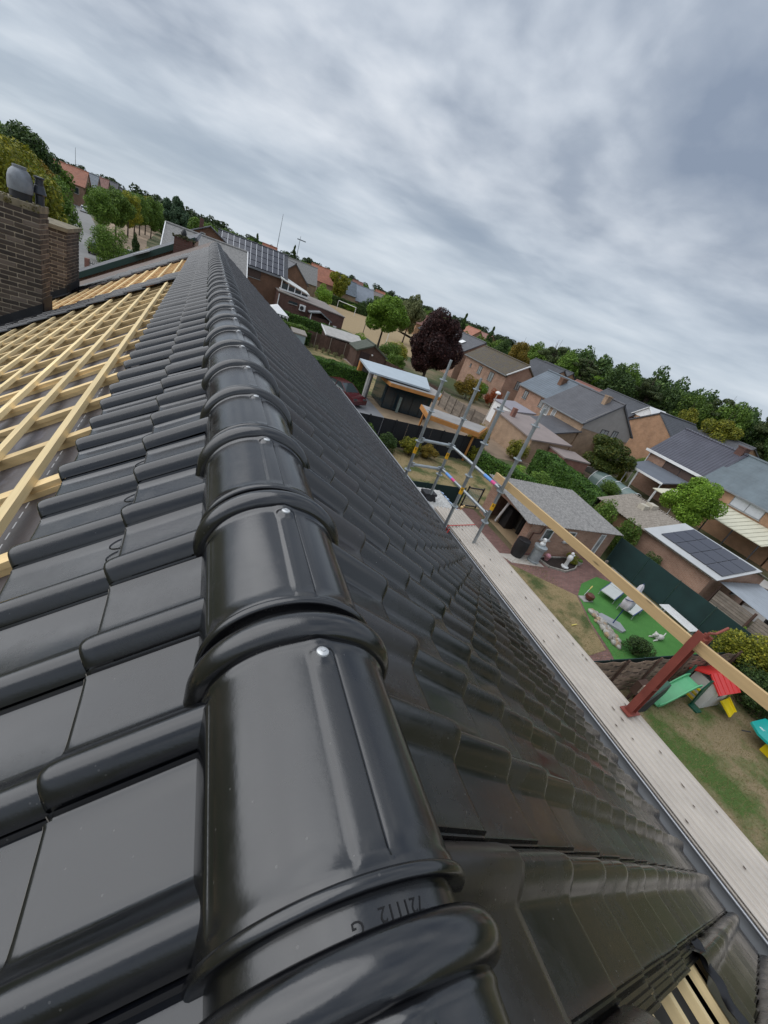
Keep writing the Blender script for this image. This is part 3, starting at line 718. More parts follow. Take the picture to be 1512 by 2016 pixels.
sheet('pavement', [(-8.8, 30), (-6, 30), (-6, 74), (-11, 86), (-13, 86), (-9.0, 62)], .014, plain('street_slabs', (0.30, 0.27, 0.235), .9, .12, .7, world=True))
sheet('path', [(-18, 105), (-13.3, 90), (-9, 90), (-13, 130), (-16, 200), (-24, 200), (-24, 146)], .016, plain('leaf_strewn_verge', (0.32, 0.235, 0.16), .95, .22, .25, world=True))
sheet('road', [(50.3, -20), (53.4, -20), (53.4, 120), (50.3, 120)], .012, M_road)

# ------------------------------------------------------------------ foliage
def leaves_from(blobs, n, size, seed, flat=0.0):
    g = np.random.default_rng(seed); B = np.array([b[:3] for b in blobs], float); Rr = np.array([b[3:6] if len(b) > 4 else (b[3],)*3 for b in blobs], float)
    n = int(n*2.6); size = size*.62
    w = (Rr.prod(1))**(2/3); idx = g.choice(len(B), n, p=w/w.sum())
    d = g.normal(size=(n, 3)); d /= np.linalg.norm(d, axis=1)[:, None]
    rad = .62+.42*g.random(n)**.6; p = B[idx]+d*Rr[idx]*rad[:, None]
    nr = d*1.0+g.normal(size=(n, 3))*.75+np.array([0, 0, .45]); nr /= np.linalg.norm(nr, axis=1)[:, None]
    a = np.cross(nr, g.normal(size=(n, 3))); a /= np.linalg.norm(a, axis=1)[:, None]; b = np.cross(nr, a)
    sz = size*(.55+.9*g.random(n))
    a *= sz[:, None]; b *= (sz*(.45+.3*g.random(n)))[:, None]
    V = np.stack([p-a, p-b*.9+nr*sz[:, None]*.15, p+a, p+b*.9+nr*sz[:, None]*.15], 1).reshape(-1, 3)
    return V
def leafmesh(name, V, m):
    n = len(V)//4; me = bpy.data.meshes.new(name)
    me.vertices.add(4*n); me.vertices.foreach_set('co', V.astype(np.float32).ravel())
    me.loops.add(4*n); me.loops.foreach_set('vertex_index', np.arange(4*n, dtype=np.int32))
    me.polygons.add(n); me.polygons.foreach_set('loop_start', np.arange(0, 4*n, 4, dtype=np.int32))
    me.materials.append(m); me.update(calc_edges=True); return me
def crown_blobs(seed, kind='round', k=26):
    if kind == 'maple': k = 52
    g = random.Random(seed); bl = []
    for i in range(k):
        while True:
            x, y, z = g.uniform(-1, 1), g.uniform(-1, 1), g.uniform(-1, 1)
            if .25 < x*x+y*y+z*z < 1: break
        if kind == 'round': bl.append((x*.74, y*.74, z*.78, g.uniform(.2, .36)))
        elif kind == 'egg': q = 1-.45*max(0, z); bl.append((x*.7*q, y*.7*q, z*.85, g.uniform(.18, .32)))
        elif kind == 'maple': bl.append((x*.80*(1-.25*max(0, z)), y*.80*(1-.25*max(0, z)), z*.82, g.uniform(.11, .23)))
        elif kind == 'loose': bl.append((x*.80, y*.80, z*.8, g.uniform(.17, .30)))
        elif kind == 'pine': q = .55+.45*(z > .1); bl.append((x*.8*q, y*.8*q, z*.85, g.uniform(.16, .30), g.uniform(.16, .30), g.uniform(.09, .16)))
    if kind in ('round', 'egg', 'loose'): bl.append((0, 0, 0, .55 if kind != 'loose' else .42))
    if kind == 'maple': bl.append((0, 0, -.05, .48))
    if kind == 'conifer':
        bl = []
        for j in range(46):
            t = g.random(); a = g.uniform(0, 6.28); r = (1-t)*.85+.04
            bl.append((math.cos(a)*r*.85, math.sin(a)*r*.85, t*2-1, .10+.26*(1-t), .10+.26*(1-t), .10))
    return bl
L_green = leafmat('leaf_green', (0.0519, 0.0998, 0.0150), (0.1351, 0.2296, 0.0338), (0.2597, 0.3744, 0.0657))
L_dark = leafmat('leaf_dark', (0.0260, 0.0549, 0.0150), (0.0701, 0.1248, 0.0300), (0.1429, 0.2123, 0.0525))
L_yel = leafmat('leaf_yellowgreen', (0.1168, 0.1374, 0.0188), (0.2728, 0.2872, 0.0300), (0.5194, 0.4368, 0.0413))
L_aut = leafmat('leaf_autumn', (0.1429, 0.1122, 0.0188), (0.2857, 0.2123, 0.0300), (0.4416, 0.2746, 0.0375))
L_red = leafmat('leaf_copper', (0.018, 0.008, 0.009), (0.052, 0.020, 0.018), (0.105, 0.042, 0.032))
L_bright = leafmat('leaf_bright', (0.1038, 0.1947, 0.0188), (0.2209, 0.3744, 0.0375), (0.3895, 0.5741, 0.0750))
L_hedge = leafmat('leaf_hedge', (0.0363, 0.0948, 0.0150), (0.0883, 0.1847, 0.0263), (0.1689, 0.3121, 0.0470))
L_pine = leafmat('leaf_pine', (0.0363, 0.0599, 0.0226), (0.0883, 0.1198, 0.0413), (0.1689, 0.1947, 0.0638))
L_blue = leafmat('leaf_bluegreen', (0.0312, 0.0649, 0.0338), (0.0779, 0.1298, 0.0675), (0.1429, 0.2123, 0.1125))
L_grey = leafmat('leaf_willow', (0.1085, 0.1271, 0.0496), (0.2015, 0.2247, 0.0930), (0.3100, 0.3255, 0.1473))
L_rust = leafmat('leaf_rust', (0.2078, 0.0549, 0.0226), (0.4156, 0.1122, 0.0413), (0.5714, 0.1871, 0.0563))
L_oliv = leafmat('leaf_olive', (0.035, 0.055, 0.010), (0.085, 0.12, 0.022), (0.19, 0.17, 0.03))
M_bark = plain('bark', (0.075, 0.058, 0.044), .95, .3, 7, .02)
CR = {}
def crown(kind, m, n, size, seed):
    key = (kind, m.name, n, size, seed)
    if key not in CR: CR[key] = leafmesh('crown', leaves_from(crown_blobs(seed, kind), n, size, seed), m)
    return CR[key]
def trunk_mesh(seed):
    g = random.Random(seed); b = MB()
    b.tube([(0, 0, -.02), (.01, .0, .3), (.02, .01, .7), (.0, .02, 1.0)], [.11, .085, .07, .05], 9)
    for i in range(6):
        a = i*1.05+g.random(); z = .62+.06*i; b.tube([(0, 0, z), (math.cos(a)*.22, math.sin(a)*.22, z+.28), (math.cos(a)*.42, math.sin(a)*.42, z+.7)], [.042, .028, .008], 6)
    return b.mesh('trunk', M_bark, smooth=60)
TR = [trunk_mesh(s) for s in range(3)]
def tree(name, label, cat, x, y, h, r, z0, kind, m, n=5000, size=.07, seed=1, group=None, sq=1.0, trunk=True, base=0):
    t = thing(name, label, cat, (x, y, base), group)
    hh = (h-z0)/2
    c = link('crown', crown(kind, m, n, size, seed), t); c.location = (0, 0, z0+hh); c.scale = (r, r*sq, hh); c.rotation_euler = (0, 0, random.random()*6.28)
    if trunk:
        k = link('trunk', TR[seed % 3], t); th = z0+hh*.9; k.scale = (max(.8, r*.5)*1.0, max(.8, r*.5), th); k.rotation_euler = (0, 0, random.random()*6)
    return t
def bush(name, label, x, y, w, h, m=None, n=2600, size=.1, seed=3, kind='round', cat='shrub', group=None, d=None, base=0):
    t = thing(name, label, cat, (x, y, base), group)
    c = link('foliage', crown(kind, m or L_green, n, size, seed), t); c.location = (0, 0, h*.48); c.scale = (w/2, (d or w)/2, h*.55); c.rotation_euler = (0, 0, random.random()*6.28 if d is None else 0)
    b = MB(); 
    for i in range(5): b.tube([(.03*i-.06, 0, 0), (.1*math.cos(i*1.3)*w, .1*math.sin(i*1.3)*w, h*.5)], [.02, .008], 5)
    b2 = b.mesh('stem', M_bark); link('stem', b2, t)
    return t
def hedge(name, label, pts, w, h, m=None, dens=420, size=.055, seed=5, cat='hedge', group=None):
    # box hedge along a line of ground points
    t = thing(name, label, cat, (*pts[0], 0), group); g = np.random.default_rng(seed); V = []; core = MB()
    for (xa, ya), (xb, yb) in zip(pts[:-1], pts[1:]):
        d = Vector((xb-xa, yb-ya, 0)); L = d.length; d /= L; nrm = Vector((-d.y, d.x, 0))
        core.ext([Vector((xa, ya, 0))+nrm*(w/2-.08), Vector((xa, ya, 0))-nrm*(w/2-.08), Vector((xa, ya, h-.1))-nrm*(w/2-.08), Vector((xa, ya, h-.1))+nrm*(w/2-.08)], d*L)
        for u0, face in ((0, 'L'), (0, 'R'), (0, 'T')):
            area = L*(h if face != 'T' else w); n = int(area*dens); a = g.random(n)*L
            bmpv = .05*np.sin(a*2.1+seed)+.04*np.sin(a*5.3)
            if face == 'T': off = (g.random(n)-.5)*w; z = h-.06+.10*g.random(n)+bmpv; nn = np.tile([0, 0, 1.], (n, 1))
            else:
                sg = 1 if face == 'L' else -1; off = sg*(w/2-.07+.12*g.random(n)+bmpv*.8); z = g.random(n)*h; nn = np.tile([nrm.x*sg, nrm.y*sg, .15], (n, 1))
            p = np.stack([xa+d.x*a+nrm.x*off, ya+d.y*a+nrm.y*off, z], 1)
            nn = nn+g.normal(size=(n, 3))*.6; nn /= np.linalg.norm(nn, axis=1)[:, None]
            q = np.cross(nn, g.normal(size=(n, 3))); q /= np.linalg.norm(q, axis=1)[:, None]; r2 = np.cross(nn, q); sz = size*(.6+.8*g.random(n))[:, None]
            V.append(np.stack([p-q*sz, p-r2*sz*.6, p+q*sz, p+r2*sz*.6], 1).reshape(-1, 3))
    V = np.concatenate(V)-np.array([pts[0][0], pts[0][1], 0])
    link('foliage', leafmesh('hedge_foliage', V, m or L_hedge), t)
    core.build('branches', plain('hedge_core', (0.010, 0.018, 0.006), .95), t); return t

# ------------------------------------------------------------------ buildings
M_gl_c = plain('curtain_glass', (0.30, 0.31, 0.31), .25, .3, 1.5, 0, 0, 1.5)
M_shut = plain('grey_shutter', (0.50, 0.52, 0.55), .5, .06, 3)
M_shutb = plain('brown_shutter', (0.085, 0.052, 0.042), .6, .1, 3)
M_solar = NB('solar_cells'); _p = M_solar.coord('Object'); M_solar = M_solar.fin((0.035, 0.038, 0.055), .22, 0.0, 1.6)
M_alu = plain('aluminium', (0.55, 0.56, 0.58), .4, .08, 3, 0, .4)
def window(root, axis, at, a0, a1, z0, z1, out, frame=None, pane=None, div=0, depth=.05, name='window'):
    # axis 'x': wall plane x = at facing out*x, window spans a0..a1 along y; axis 'y' likewise
    fr = frame or M_white; e = .05
    def bx(mb, p0, p1, q0, q1, d0, d1):
        lo, hi = sorted((at+out*d0, at+out*d1))
        if axis == 'x': mb.box(lo, hi, p0, p1, q0, q1)
        else: mb.box(p0, p1, lo, hi, q0, q1)
    f = MB(); bx(f, a0, a1, z0, z0+e, .003, depth); bx(f, a0, a1, z1-e, z1, .003, depth); bx(f, a0, a0+e, z0+e, z1-e, .003, depth); bx(f, a1-e, a1, z0+e, z1-e, .003, depth)
    for i in range(div):
        c = a0+(a1-a0)*(i+1)/(div+1); bx(f, c-e*.4, c+e*.4, z0+e, z1-e, .003, depth*.9)
    w = f.build(name, fr, root); g = MB(); bx(g, a0+e, a1-e, z0+e, z1-e, .004, .02); g.build('pane', pane or M_glass, w)
    s = MB(); bx(s, a0-.06, a1+.06, z0-.06, z0-.002, .003, .10); s.build('sill', M_conc, w); return w
def gable_house(name, label, x0, x1, y0, y1, ze, zr, wall, roof, ridge='y', over=.3, group=None, cat='house', xr=None, gut=True, chim=None, chm=None, thick=.16):
    # ridge along y (or x); eaves at x0 and x1
    t = thing(name, label, cat, ((x0+x1)/2, (y0+y1)/2, 0), group)
    sw = (lambda p: p) if ridge == 'y' else (lambda p: (p[1], p[0], p[2]))
    xm = (x0+x1)/2 if xr is None else xr
    poly = [(x0, y0, 0), (x1, y0, 0), (x1, y0, ze), (xm, y0, zr-.18), (x0, y0, ze)]
    vec = (0, y1-y0, 0)
    MB().ext([sw(p) for p in poly], sw(vec)).build('wall', wall, t)
    ro = None
    for xe in (x0, x1):
        s = 1 if xe > xm else -1; sl = (zr-ze)/(xe-xm); xo = xe+s*over; zo = ze-abs(sl)*over+.02
        q = [sw((xm, y0-over*.7, zr)), sw((xo, y0-over*.7, zo)), sw((xo, y1+over*.7, zo)), sw((xm, y1+over*.7, zr))]
        ro = MB().slab(q, thick).build('roof', roof, t)
        if gut:
            a, b = sw((xo+s*.05, y0-over*.6, zo-.06)), sw((xo+s*.05, y1+over*.6, zo-.06))
            MB().obox((Vector(a)+Vector(b))/2, *( (.11, (y1-y0)+over, .12) if ridge == 'y' else ((y1-y0)+over, .11, .12))).build('gutter', M_gut, t)
    a, b = sw((xm, y0-over*.7, zr+.01)), sw((xm, y1+over*.7, zr+.01))
    MB().cyl(a, b, .11, n=8).build('ridge_cap', roof, t, 50)
    if chim:
        cx, cy, cz0, cz1, cwd = chim
        MB().box(cx-cwd/2, cx+cwd/2, cy-cwd*.4, cy+cwd*.4, cz0, cz1).box(cx-cwd/2-.05, cx+cwd/2+.05, cy-cwd*.4-.05, cy+cwd*.4+.05, cz1, cz1+.1).build('chimney', chm or wall, t)
    return t
def mono(name, label, cat, x0, x1, y0, y1, zs, wall, roof, over=.25, group=None, thick=.12):
    # zs = roof heights at (x0,y0),(x1,y0),(x1,y1),(x0,y1)
    t = thing(name, label, cat, ((x0+x1)/2, (y0+y1)/2, 0), group); b = MB()
    P = [(x0, y0), (x1, y0), (x1, y1), (x0, y1)]
    b.add([(p[0], p[1], 0) for p in P]+[(p[0], p[1], z-.13) for p, z in zip(P, zs)], [(3, 2, 1, 0), (4, 5, 6, 7), (0, 1, 5, 4), (1, 2, 6, 5), (2, 3, 7, 6), (3, 0, 4, 7)])
    b.build('wall', wall, t)
    Q = [(x0-over, y0-over), (x1+over, y0-over), (x1+over, y1+over), (x0-over, y1+over)]
    MB().slab([(p[0], p[1], z) for p, z in zip(Q, zs)], thick).build('roof', roof, t); return t
M_gut = plain('gutter_grey', (0.20, 0.21, 0.22), .5, .15, 2)
BR_pink = brickmat('brick_pink', (0.37, 0.20, 0.135), (0.44, 0.255, 0.18), (0.42, 0.33, 0.26))
BR_red = brickmat('brick_red', (0.22, 0.085, 0.06), (0.27, 0.115, 0.085), (0.26, 0.18, 0.15))
BR_or = brickmat('brick_orange', (0.37, 0.195, 0.105), (0.43, 0.235, 0.135), (0.38, 0.285, 0.19))
BR_brn = brickmat('brick_brown', (0.17, 0.082, 0.048), (0.21, 0.105, 0.062), (0.18, 0.12, 0.085))
BR_drk = brickmat('brick_dark', (0.11, 0.050, 0.040), (0.145, 0.068, 0.052), (0.13, 0.085, 0.07))
BR_tan = brickmat('brick_tan', (0.35, 0.23, 0.145), (0.41, 0.27, 0.175), (0.38, 0.30, 0.22))
M_rend = plain('grey_cladding', (0.33, 0.305, 0.285), .9, .08, 2, .003, world=True)
RF_gray = roofmat('roof_grey', (0.088, 0.088, 0.096)); RF_dark = roofmat('roof_dark', (0.055, 0.058, 0.066)); RF_blue = roofmat('roof_bluegrey', (0.115, 0.14, 0.165), .4, 1.4, .35, .03)
RF_moss = roofmat('roof_mossy', (0.060, 0.048, 0.038), moss=(0.085, 0.062, 0.026)); RF_or = roofmat('roof_orange', (0.34, 0.13, 0.075)); RF_red = roofmat('roof_red', (0.23, 0.105, 0.08))
RF_pant = roofmat('roof_glazed', (0.085, 0.085, 0.105), .30, .36, .28, .075)
RF_metal = roofmat('roof_sheet', (0.12, 0.15, 0.165), 1.0, .36, .4, .05)
def fibremat(name, c1, c2, axis='y', pitch=.18):
    b = NB(name); p = b.coord('World'); sp = b.n('ShaderNodeSeparateXYZ'); b.L.new(p, sp.inputs[0])
    v = b.n('ShaderNodeTexVoronoi'); v.inputs['Scale'].default_value = 9; b.L.new(p, v.inputs[0])
    n1 = b.noise(p, 7, 7, .75); col = b.mix(b.ramp(n1, [(.38, 0.0), (.62, 1.0)]), c1, c2)
    b.bump(b.noise(p, 22, 4), .02, .7); return b.fin(col, .95)
FB_gray = fibremat('fibre_cement', (0.17, 0.165, 0.16), (0.31, 0.30, 0.285))
FB_tan = fibremat('fibre_cement_tan', (0.20, 0.17, 0.14), (0.34, 0.30, 0.25))
def corr_roof(q, nw, amp, t, name, m, parent, along=True):
    # corrugated sheet over the quad q: waves counted along q0->q1, running q0->q3
    q = [Vector(p) for p in q]; n = nw*4; nr = (q[1]-q[0]).cross(q[3]-q[0]).normalized(); nr = -nr if nr.z < 0 else nr
    P = []
    for e0, e1 in ((q[0], q[1]), (q[3], q[2])):
        for i in range(n+1): P.append(e0.lerp(e1, i/n)+nr*amp*math.sin(i*math.pi/2))
    k = n+1; mb = MB().add(P, [(i, i+1, k+i+1, k+i) for i in range(n)]); mb.add([p-nr*t for p in P], [(k+i, k+i+1, i+1, i) for i in range(n)])
    mb.f += [(i, 2*k+i, 2*k+i+1, i+1) for i in range(n)]+[(k+i+1, 3*k+i+1, 3*k+i, k+i) for i in range(n)]+[(0, k, 3*k, 2*k), (n, 2*k+n, 3*k+n, k+n)]
    return mb.build(name, m, parent, 60)
# ------------------------------------------------------------------ neighbours along the row
def zl(x, off=0.0): return ZR-(XR-x)/CT*ST+off    # our left roof plane at x
t = thing('brown_roof_house', 'attached house with old brown roof just beyond the new tiles', 'house', (-1.5, 17, 0))
MB().slab([(XR, 14.06, ZR-.10), (-6.5, 14.06, zl(-6.5, -.10)), (-6.5, 19.6, zl(-6.5, -.10)), (XR, 19.6, ZR-.10)], .12).build('roof', roofmat('roof_brown', (0.12, 0.082, 0.062)), t)
MB().slab([(XR, 14.06, ZR-.10), (3.4, 14.06, EZ-.1), (3.4, 19.6, EZ-.1), (XR, 19.6, ZR-.10)], .12).build('roof', RF_dark, t)
MB().box(-6.3, 3.2, 14.1, 19.5, 0, 4.6).build('wall', M_wall, t)
hs = thing('green_trim_house', 'brick house with dark green bargeboard sloping down beside the ridge end', 'house', (-3, 22, 0))
MB().ext([(-5.2, 20.2, 0), (-.45, 20.2, 0), (-.45, 20.2, 8.1), (-5.2, 20.2, 4.95)], (0, 8, 0)).build('wall', BR_pink, hs)
MB().slab([(-.40, 20.04, 8.28), (-5.6, 20.04, 4.82), (-5.6, 28.4, 4.82), (-.40, 28.4, 8.28)], .12).build('roof', RF_gray, hs)
gb = MB(); M_grn = plain('green_trim', (0.022, 0.055, 0.045), .5, .1)
gb.ext([(-.45, 19.98, 8.28), (-5.6, 19.98, 4.85), (-5.6, 19.98, 4.63), (-.45, 19.98, 8.06)], (0, .06, 0))
gb.build('bargeboard', M_grn, hs)
MB().slab([(-2.4, 19.7, 7.05), (-1.9, 19.7, 7.36), (-1.9, 20.1, 7.36), (-2.4, 20.1, 7.05)], .05).build('skylight', M_alu, hs)
c = MB().box(-1.12, -.5, 19.72, 20.1, 7.3, 8.10); c.build('chimney', BR_drk, hs)
mo = MB()
for i in range(60): mo.ball((random.uniform(-1.2, -.42), random.uniform(19.62, 20.15), 8.12+random.uniform(-.04, .05)), random.uniform(.02, .06), n=5, m=3)
tag(mo.build('moss', plain('moss2', (0.05, 0.05, 0.02), .95, .4, 12), hs), kind='stuff')
MB().lathe([(.09, 0), (.09, .1), (.10, .14), (.07, .24), (.02, .30)], (-.83, 19.9, 8.12), 12).build('cowl', M_black, hs, 40)
hs = gable_house('slate_roof_house', 'house with pale grey slate roof and white verges facing the ridge end', 46.3, 53.7, -3.6, 3.5, 5.6, 7.53, BR_brn, FB_gray, ridge='x', over=.05, gut=False)
for x in (-3.68, 3.54): MB().ext([(x, 46.1, 5.50), (x, 50, 7.62), (x, 50, 7.50), (x, 46.1, 5.36)], (.08, 0, 0)).build('verge', M_white, hs)
# house with solar panels
h1 = gable_house('solar_house', 'brown brick house whose dark roof carries a grid of solar panels', 66, 73.4, 1.2, 10.1, 5.75, 8.35, BR_brn, RF_dark, ridge='x', over=.25)
sl = (8.35-5.75)/3.7
for i in range(11):
    for j in range(4):
        if i < 4 and j < 2: continue
        xa = 1.55+.74*i; ya = 65.95+.90*j; za = 5.75+(ya-66)*sl+.10
        o = MB().slab([(xa, ya, za), (xa+.66, ya, za), (xa+.66, ya+.82, za+.82*sl), (xa, ya+.82, za+.82*sl)], .04).build('solar_panel', M_solar, h1)
for i in range(12): 
    xa = 1.55+.74*i-.07; MB().slab([(xa, 65.9, 5.80), (xa+.06, 65.9, 5.80), (xa+.06, 69.5, 5.80+3.6*sl), (xa, 69.5, 5.80+3.6*sl)], .05).build('panel_rail', M_alu, h1)
window(h1, 'y', 66, 5.0, 6.75, 4.45, 5.45, -1, M_dark, M_shutb); window(h1, 'y', 66, 5.0, 6.8, 1.2, 2.8, -1, M_dark, M_shutb)
hg = MB().ext([(-2.0, 62.4, 0), (2.1, 62.4, 0), (2.1, 62.4, 7.15), (.05, 62.4, 8.3), (-2.0, 62.4, 7.15)], (0, 4, 0)); hg.build('front_gable', BR_brn, h1)
for s in (-1, 1): MB().slab([(.05, 62.1, 8.45), (.05+s*2.4, 62.1, 7.10), (.05+s*2.4, 66.5, 7.10), (.05, 66.5, 8.45)], .10).build('roof', RF_gray, h1)
MB().box(-1.15, -.7, 64, 64.5, 7.6, 8.85).build('chimney', BR_drk, h1)
window(h1, 'y', 62.4, -.9, -.4, 7.0, 7.5, -1); window(h1, 'y', 62.4, .3, .9, 6.6, 7.3, -1, M_dark)
h2 = mono('annexe', 'long low red brown brick annexe with flat roof behind the hedge', 'annexe', 9.0, 18.3, 62.5, 76, (4.25, 3.75, 3.75, 4.25), BR_drk, plain('felt_roof', (0.23, 0.20, 0.18), .9, .2, 1.5, world=True), over=.1)
MB().box(11.9, 12.7, 62.15, 62.48, 2.75, 3.5).build('air_conditioner', M_white, h2)
MB().cyl((12.2, 62.1, 3.1), (12.2, 62.14, 3.1), .26, n=16).build('fan_grille', M_dark, h2)
MB().cyl((9.05, 62.4, 0), (9.05, 62.4, 3.9), .06).build('downpipe', M_white, h2)
window(h2, 'y', 62.5, 10.4, 11.6, 3.2, 3.5, -1, M_dark); MB().box(17.0, 17.5, 62.42, 62.49, .2, 2.2).build('door', M_white, h2)
po = MB().box(13.3, 13.4, 60.9, 61.0, 0, 3.2).box(16.0, 16.1, 60.9, 61.0, 0, 2.8); po.build('porch_post', M_white, h2)
MB().ext([(13.1, 60.8, 3.1), (14.6, 60.8, 3.5), (16.3, 60.8, 2.75), (16.3, 60.8, 2.6), (14.6, 60.8, 3.35), (13.1, 60.8, 2.95)], (0, 1.7, 0)).build('porch_roof', M_gut, h2)
MB().box(13.3, 16.0, 61.4, 62.4, 0, 2.7).build('porch', BR_drk, h2)
# white glazed conservatory on the annexe roof
cs = thing('conservatory', 'white framed glass conservatory standing above the flat brick annexe', 'conservatory', (10.5, 66, 4.2))
fr = MB()
for i in range(5): fr.box(9.4+.93*i, 9.52+.93*i, 64.9, 65.02, 4.22, 5.55-.19*i)
fr.build('frame', M_white, cs)
for i in range(4): MB().box(9.52+.93*i, 10.33+.93*i, 64.94, 64.97, 4.4, 5.15-.16*i).build('pane', M_glass, cs)
MB().slab([(9.3, 64.7, 5.6), (13.4, 64.7, 4.75), (13.4, 67.5, 4.95), (9.3, 67.5, 6.0)], .1).build('roof', plain('polycarbonate', (0.62, 0.62, 0.58), .35, .08, 1), cs)
MB().box(9.35, 13.3, 64.88, 67.4, 4.22, 4.42).build('sill', M_white, cs)
aw = thing('gazebo', 'white garden gazebo with scalloped edge half hidden behind the tiled roof', 'gazebo', (8.3, 57.5, 0))
MB().add([(7.0, 56.2, 2.3), (9.8, 56.2, 2.2), (9.8, 59.2, 2.2), (7.0, 59.2, 2.3), (8.4, 57.7, 3.1)], [(0, 1, 4), (1, 2, 4), (2, 3, 4), (3, 0, 4)]).build('canopy', M_white, aw)
for x in (7.1, 9.7):
    for y in (56.3, 59.1): MB().cyl((x, y, 0), (x, y, 2.25), .03).build('leg', M_white, aw)
vl = MB()
for i in range(7): vl.box(7.0+.4*i, 7.25+.4*i, 56.17, 56.19, 2.0, 2.28)
vl.build('valance', M_white, aw)
hedge('hedge', 'tall clipped dark green hedge running in front of the brick annexe', [(7.5, 60.2), (17.2, 58.9)], 1.3, 2.3, dens=300, size=.08, seed=4)
hedge('hedge', 'short bright clipped hedge with rounded end beside the white gazebo', [(7.0, 53.8), (11.6, 52.9)], 1.5, 2.0, L_green, dens=300, size=.08, seed=6)
hedge('hedge', 'thick hedge behind the parked red car', [(8.2, 36.8), (14.1, 36.6)], 1.6, 2.15, L_hedge, dens=520, size=.06, seed=8)
hedge('hedge', 'low dark hedge section at the lawn edge by the brown fence', [(11.2, 54.2), (12.4, 54.0)], .8, 1.5, L_hedge, dens=350, size=.07, seed=9)
# brown fence with posts, shed, low grey roofed store
def fence(name, label, pts, h, m, postm=None, board=.14, th=.03, gap=.012, cat='fence', horiz=False, step=2.0, group=None):
    t = thing(name, label, cat, (*pts[0], 0), group)
    for (xa, ya), (xb, yb) in zip(pts[:-1], pts[1:]):
        d = Vector((xb-xa, yb-ya, 0)); L = d.length; d /= L; rot = rotz(math.atan2(d.y, d.x))
        if horiz:
            nrow = int(h/board)
            for i in range(int(math.ceil(L/step))):
                a, b = i*step, min(L, (i+1)*step)
                for r in range(nrow): MB().obox(Vector((xa, ya, (r+.5)*board))+d*(a+b)/2, b-a-.02, th, board-gap, rot).build('board', m, t)
        else:
            n = int(L/board)
            for i in range(n): MB().obox(Vector((xa, ya, h/2+random.uniform(-.01, .01)))+d*(i+.5)*L/n, L/n-gap, th, h, rot).build('board', m, t)
        k = max(1, int(round(L/step)))
        for i in range(k+1): MB().obox(Vector((xa, ya, (h+.08)/2))+d*L*i/k+Vector((-d.y, d.x, 0))*-.06, .08, .08, h+.08, rot).build('post', postm or m, t)
    return t
M_fbr = plain('fence_brown', (0.085, 0.048, 0.035), .85, .25, 3, .004, rnd=.2); M_fgr = plain('fence_weathered', (0.22, 0.185, 0.15), .9, .22, 4, .004, rnd=.2)
fence('wood_fence', 'dark brown board fence along the far edge of the dry lawn', [(11.3, 54.6), (16.5, 52.6), (18.3, 51.8)], 1.75, M_fbr, M_fgr, .28, step=1.9)
st = mono('store', 'low garden store with pale corrugated roof behind the brown fence', 'shed', 14.4, 19.2, 54.2, 57.2, (1.9, 1.9, 2.5, 2.5), M_fbr, plain('pale_sheet', (0.40, 0.385, 0.36), .8, .15, 2, world=True), over=.2)
MB().ext([(14.1, 54.0, 1.95), (14.1, 57.4, 2.55), (14.1, 57.4, 2.4), (14.1, 54.0, 1.8)], (.08, 0, 0)).build('bargeboard', M_white, st)
sd = gable_house('garden_shed', 'dark brown garden shed with green felt roof beside the brown fence', 16.9, 20.6, 49.0, 52.0, 2.1, 3.05, M_fbr, plain('green_felt', (0.085, 0.095, 0.075), .95, .2, 2), gut=False, over=.25)
MB().box(17.3, 18.5, 48.93, 48.99, .05, 1.9).build('door', plain('shed_door', (0.035, 0.02, 0.018), .8), sd)
MB().lathe([(.02, 0), (.1, .06), (.12, .16), (.05, .2)], (18.75, 48.85, 1.75), 10).build('lantern', M_white, sd)
fence('wood_fence', 'dark brown fence running from the shed down behind the glass garden room', [(20.7, 49.2), (24.5, 41.5)], 1.7, M_fbr, M_fbr, .30, step=2.0)
hut = mono('summer_hut', 'small pale blue hut wall half hidden beyond the roof verge', 'shed', 9.2, 10.6, 48.4, 50, (1.9, 1.9, 2.1, 2.1), plain('hut_blue', (0.30, 0.36, 0.40), .7, .1, 2), plain('hut_roof', (0.28, 0.25, 0.22), .9), over=.1)
for i in range(6): bush('grass_tuft', ('leftmost', 'second', 'third', 'fourth', 'fifth', 'rightmost')[i]+' pale ornamental grass tuft in the row along the brown fence', 12.2+.75*i, 52.6-.28*i, .8, .75, L_grey, 500, .07, 21+i % 2, 'loose', 'grass tuft', 'ornamental grass tufts along the fence')
# sports field: goals, poles
def goal(x, y, rz, w, h, label):
    t = thing('football_goal', label, 'goal', (x, y, 0), None); d = Vector((math.cos(rz), math.sin(rz), 0)); a = Vector((x, y, 0)); b = a+d*w
    for p in (a, b): MB().cyl(p, p+Vector((0, 0, h)), .07).build('post', M_white, t)
    MB().cyl(a+Vector((0, 0, h)), b+Vector((0, 0, h)), .07).build('crossbar', M_white, t)
goal(33.0, 122.0, -.9, 6.0, 2.2, 'white football goal at the near corner of the brown sports field')
goal(43.5, 85.5, -.2, 2.6, 1.2, 'small white goal on the sports field beside the copper tree')
for x, y, h, lb, m in ((29.0, 84, 8.0, 'thin dark floodlight pole at the edge of the sports field', M_dark), (31.8, 78.0, 6.0, 'thin pale pole on the sports field left of the big green tree', M_white)):
    t = thing('light_pole', lb, 'pole', (x, y, 0)); MB().cyl((x, y, 0), (x, y, h*.62), .07, .05).build('pole', m, t)
hedge('hedge', 'long dark hedge along the far side of the sports field', [(33, 131), (70, 133.5)], 1.6, 2.4, L_dark, dens=60, size=.2, seed=12)
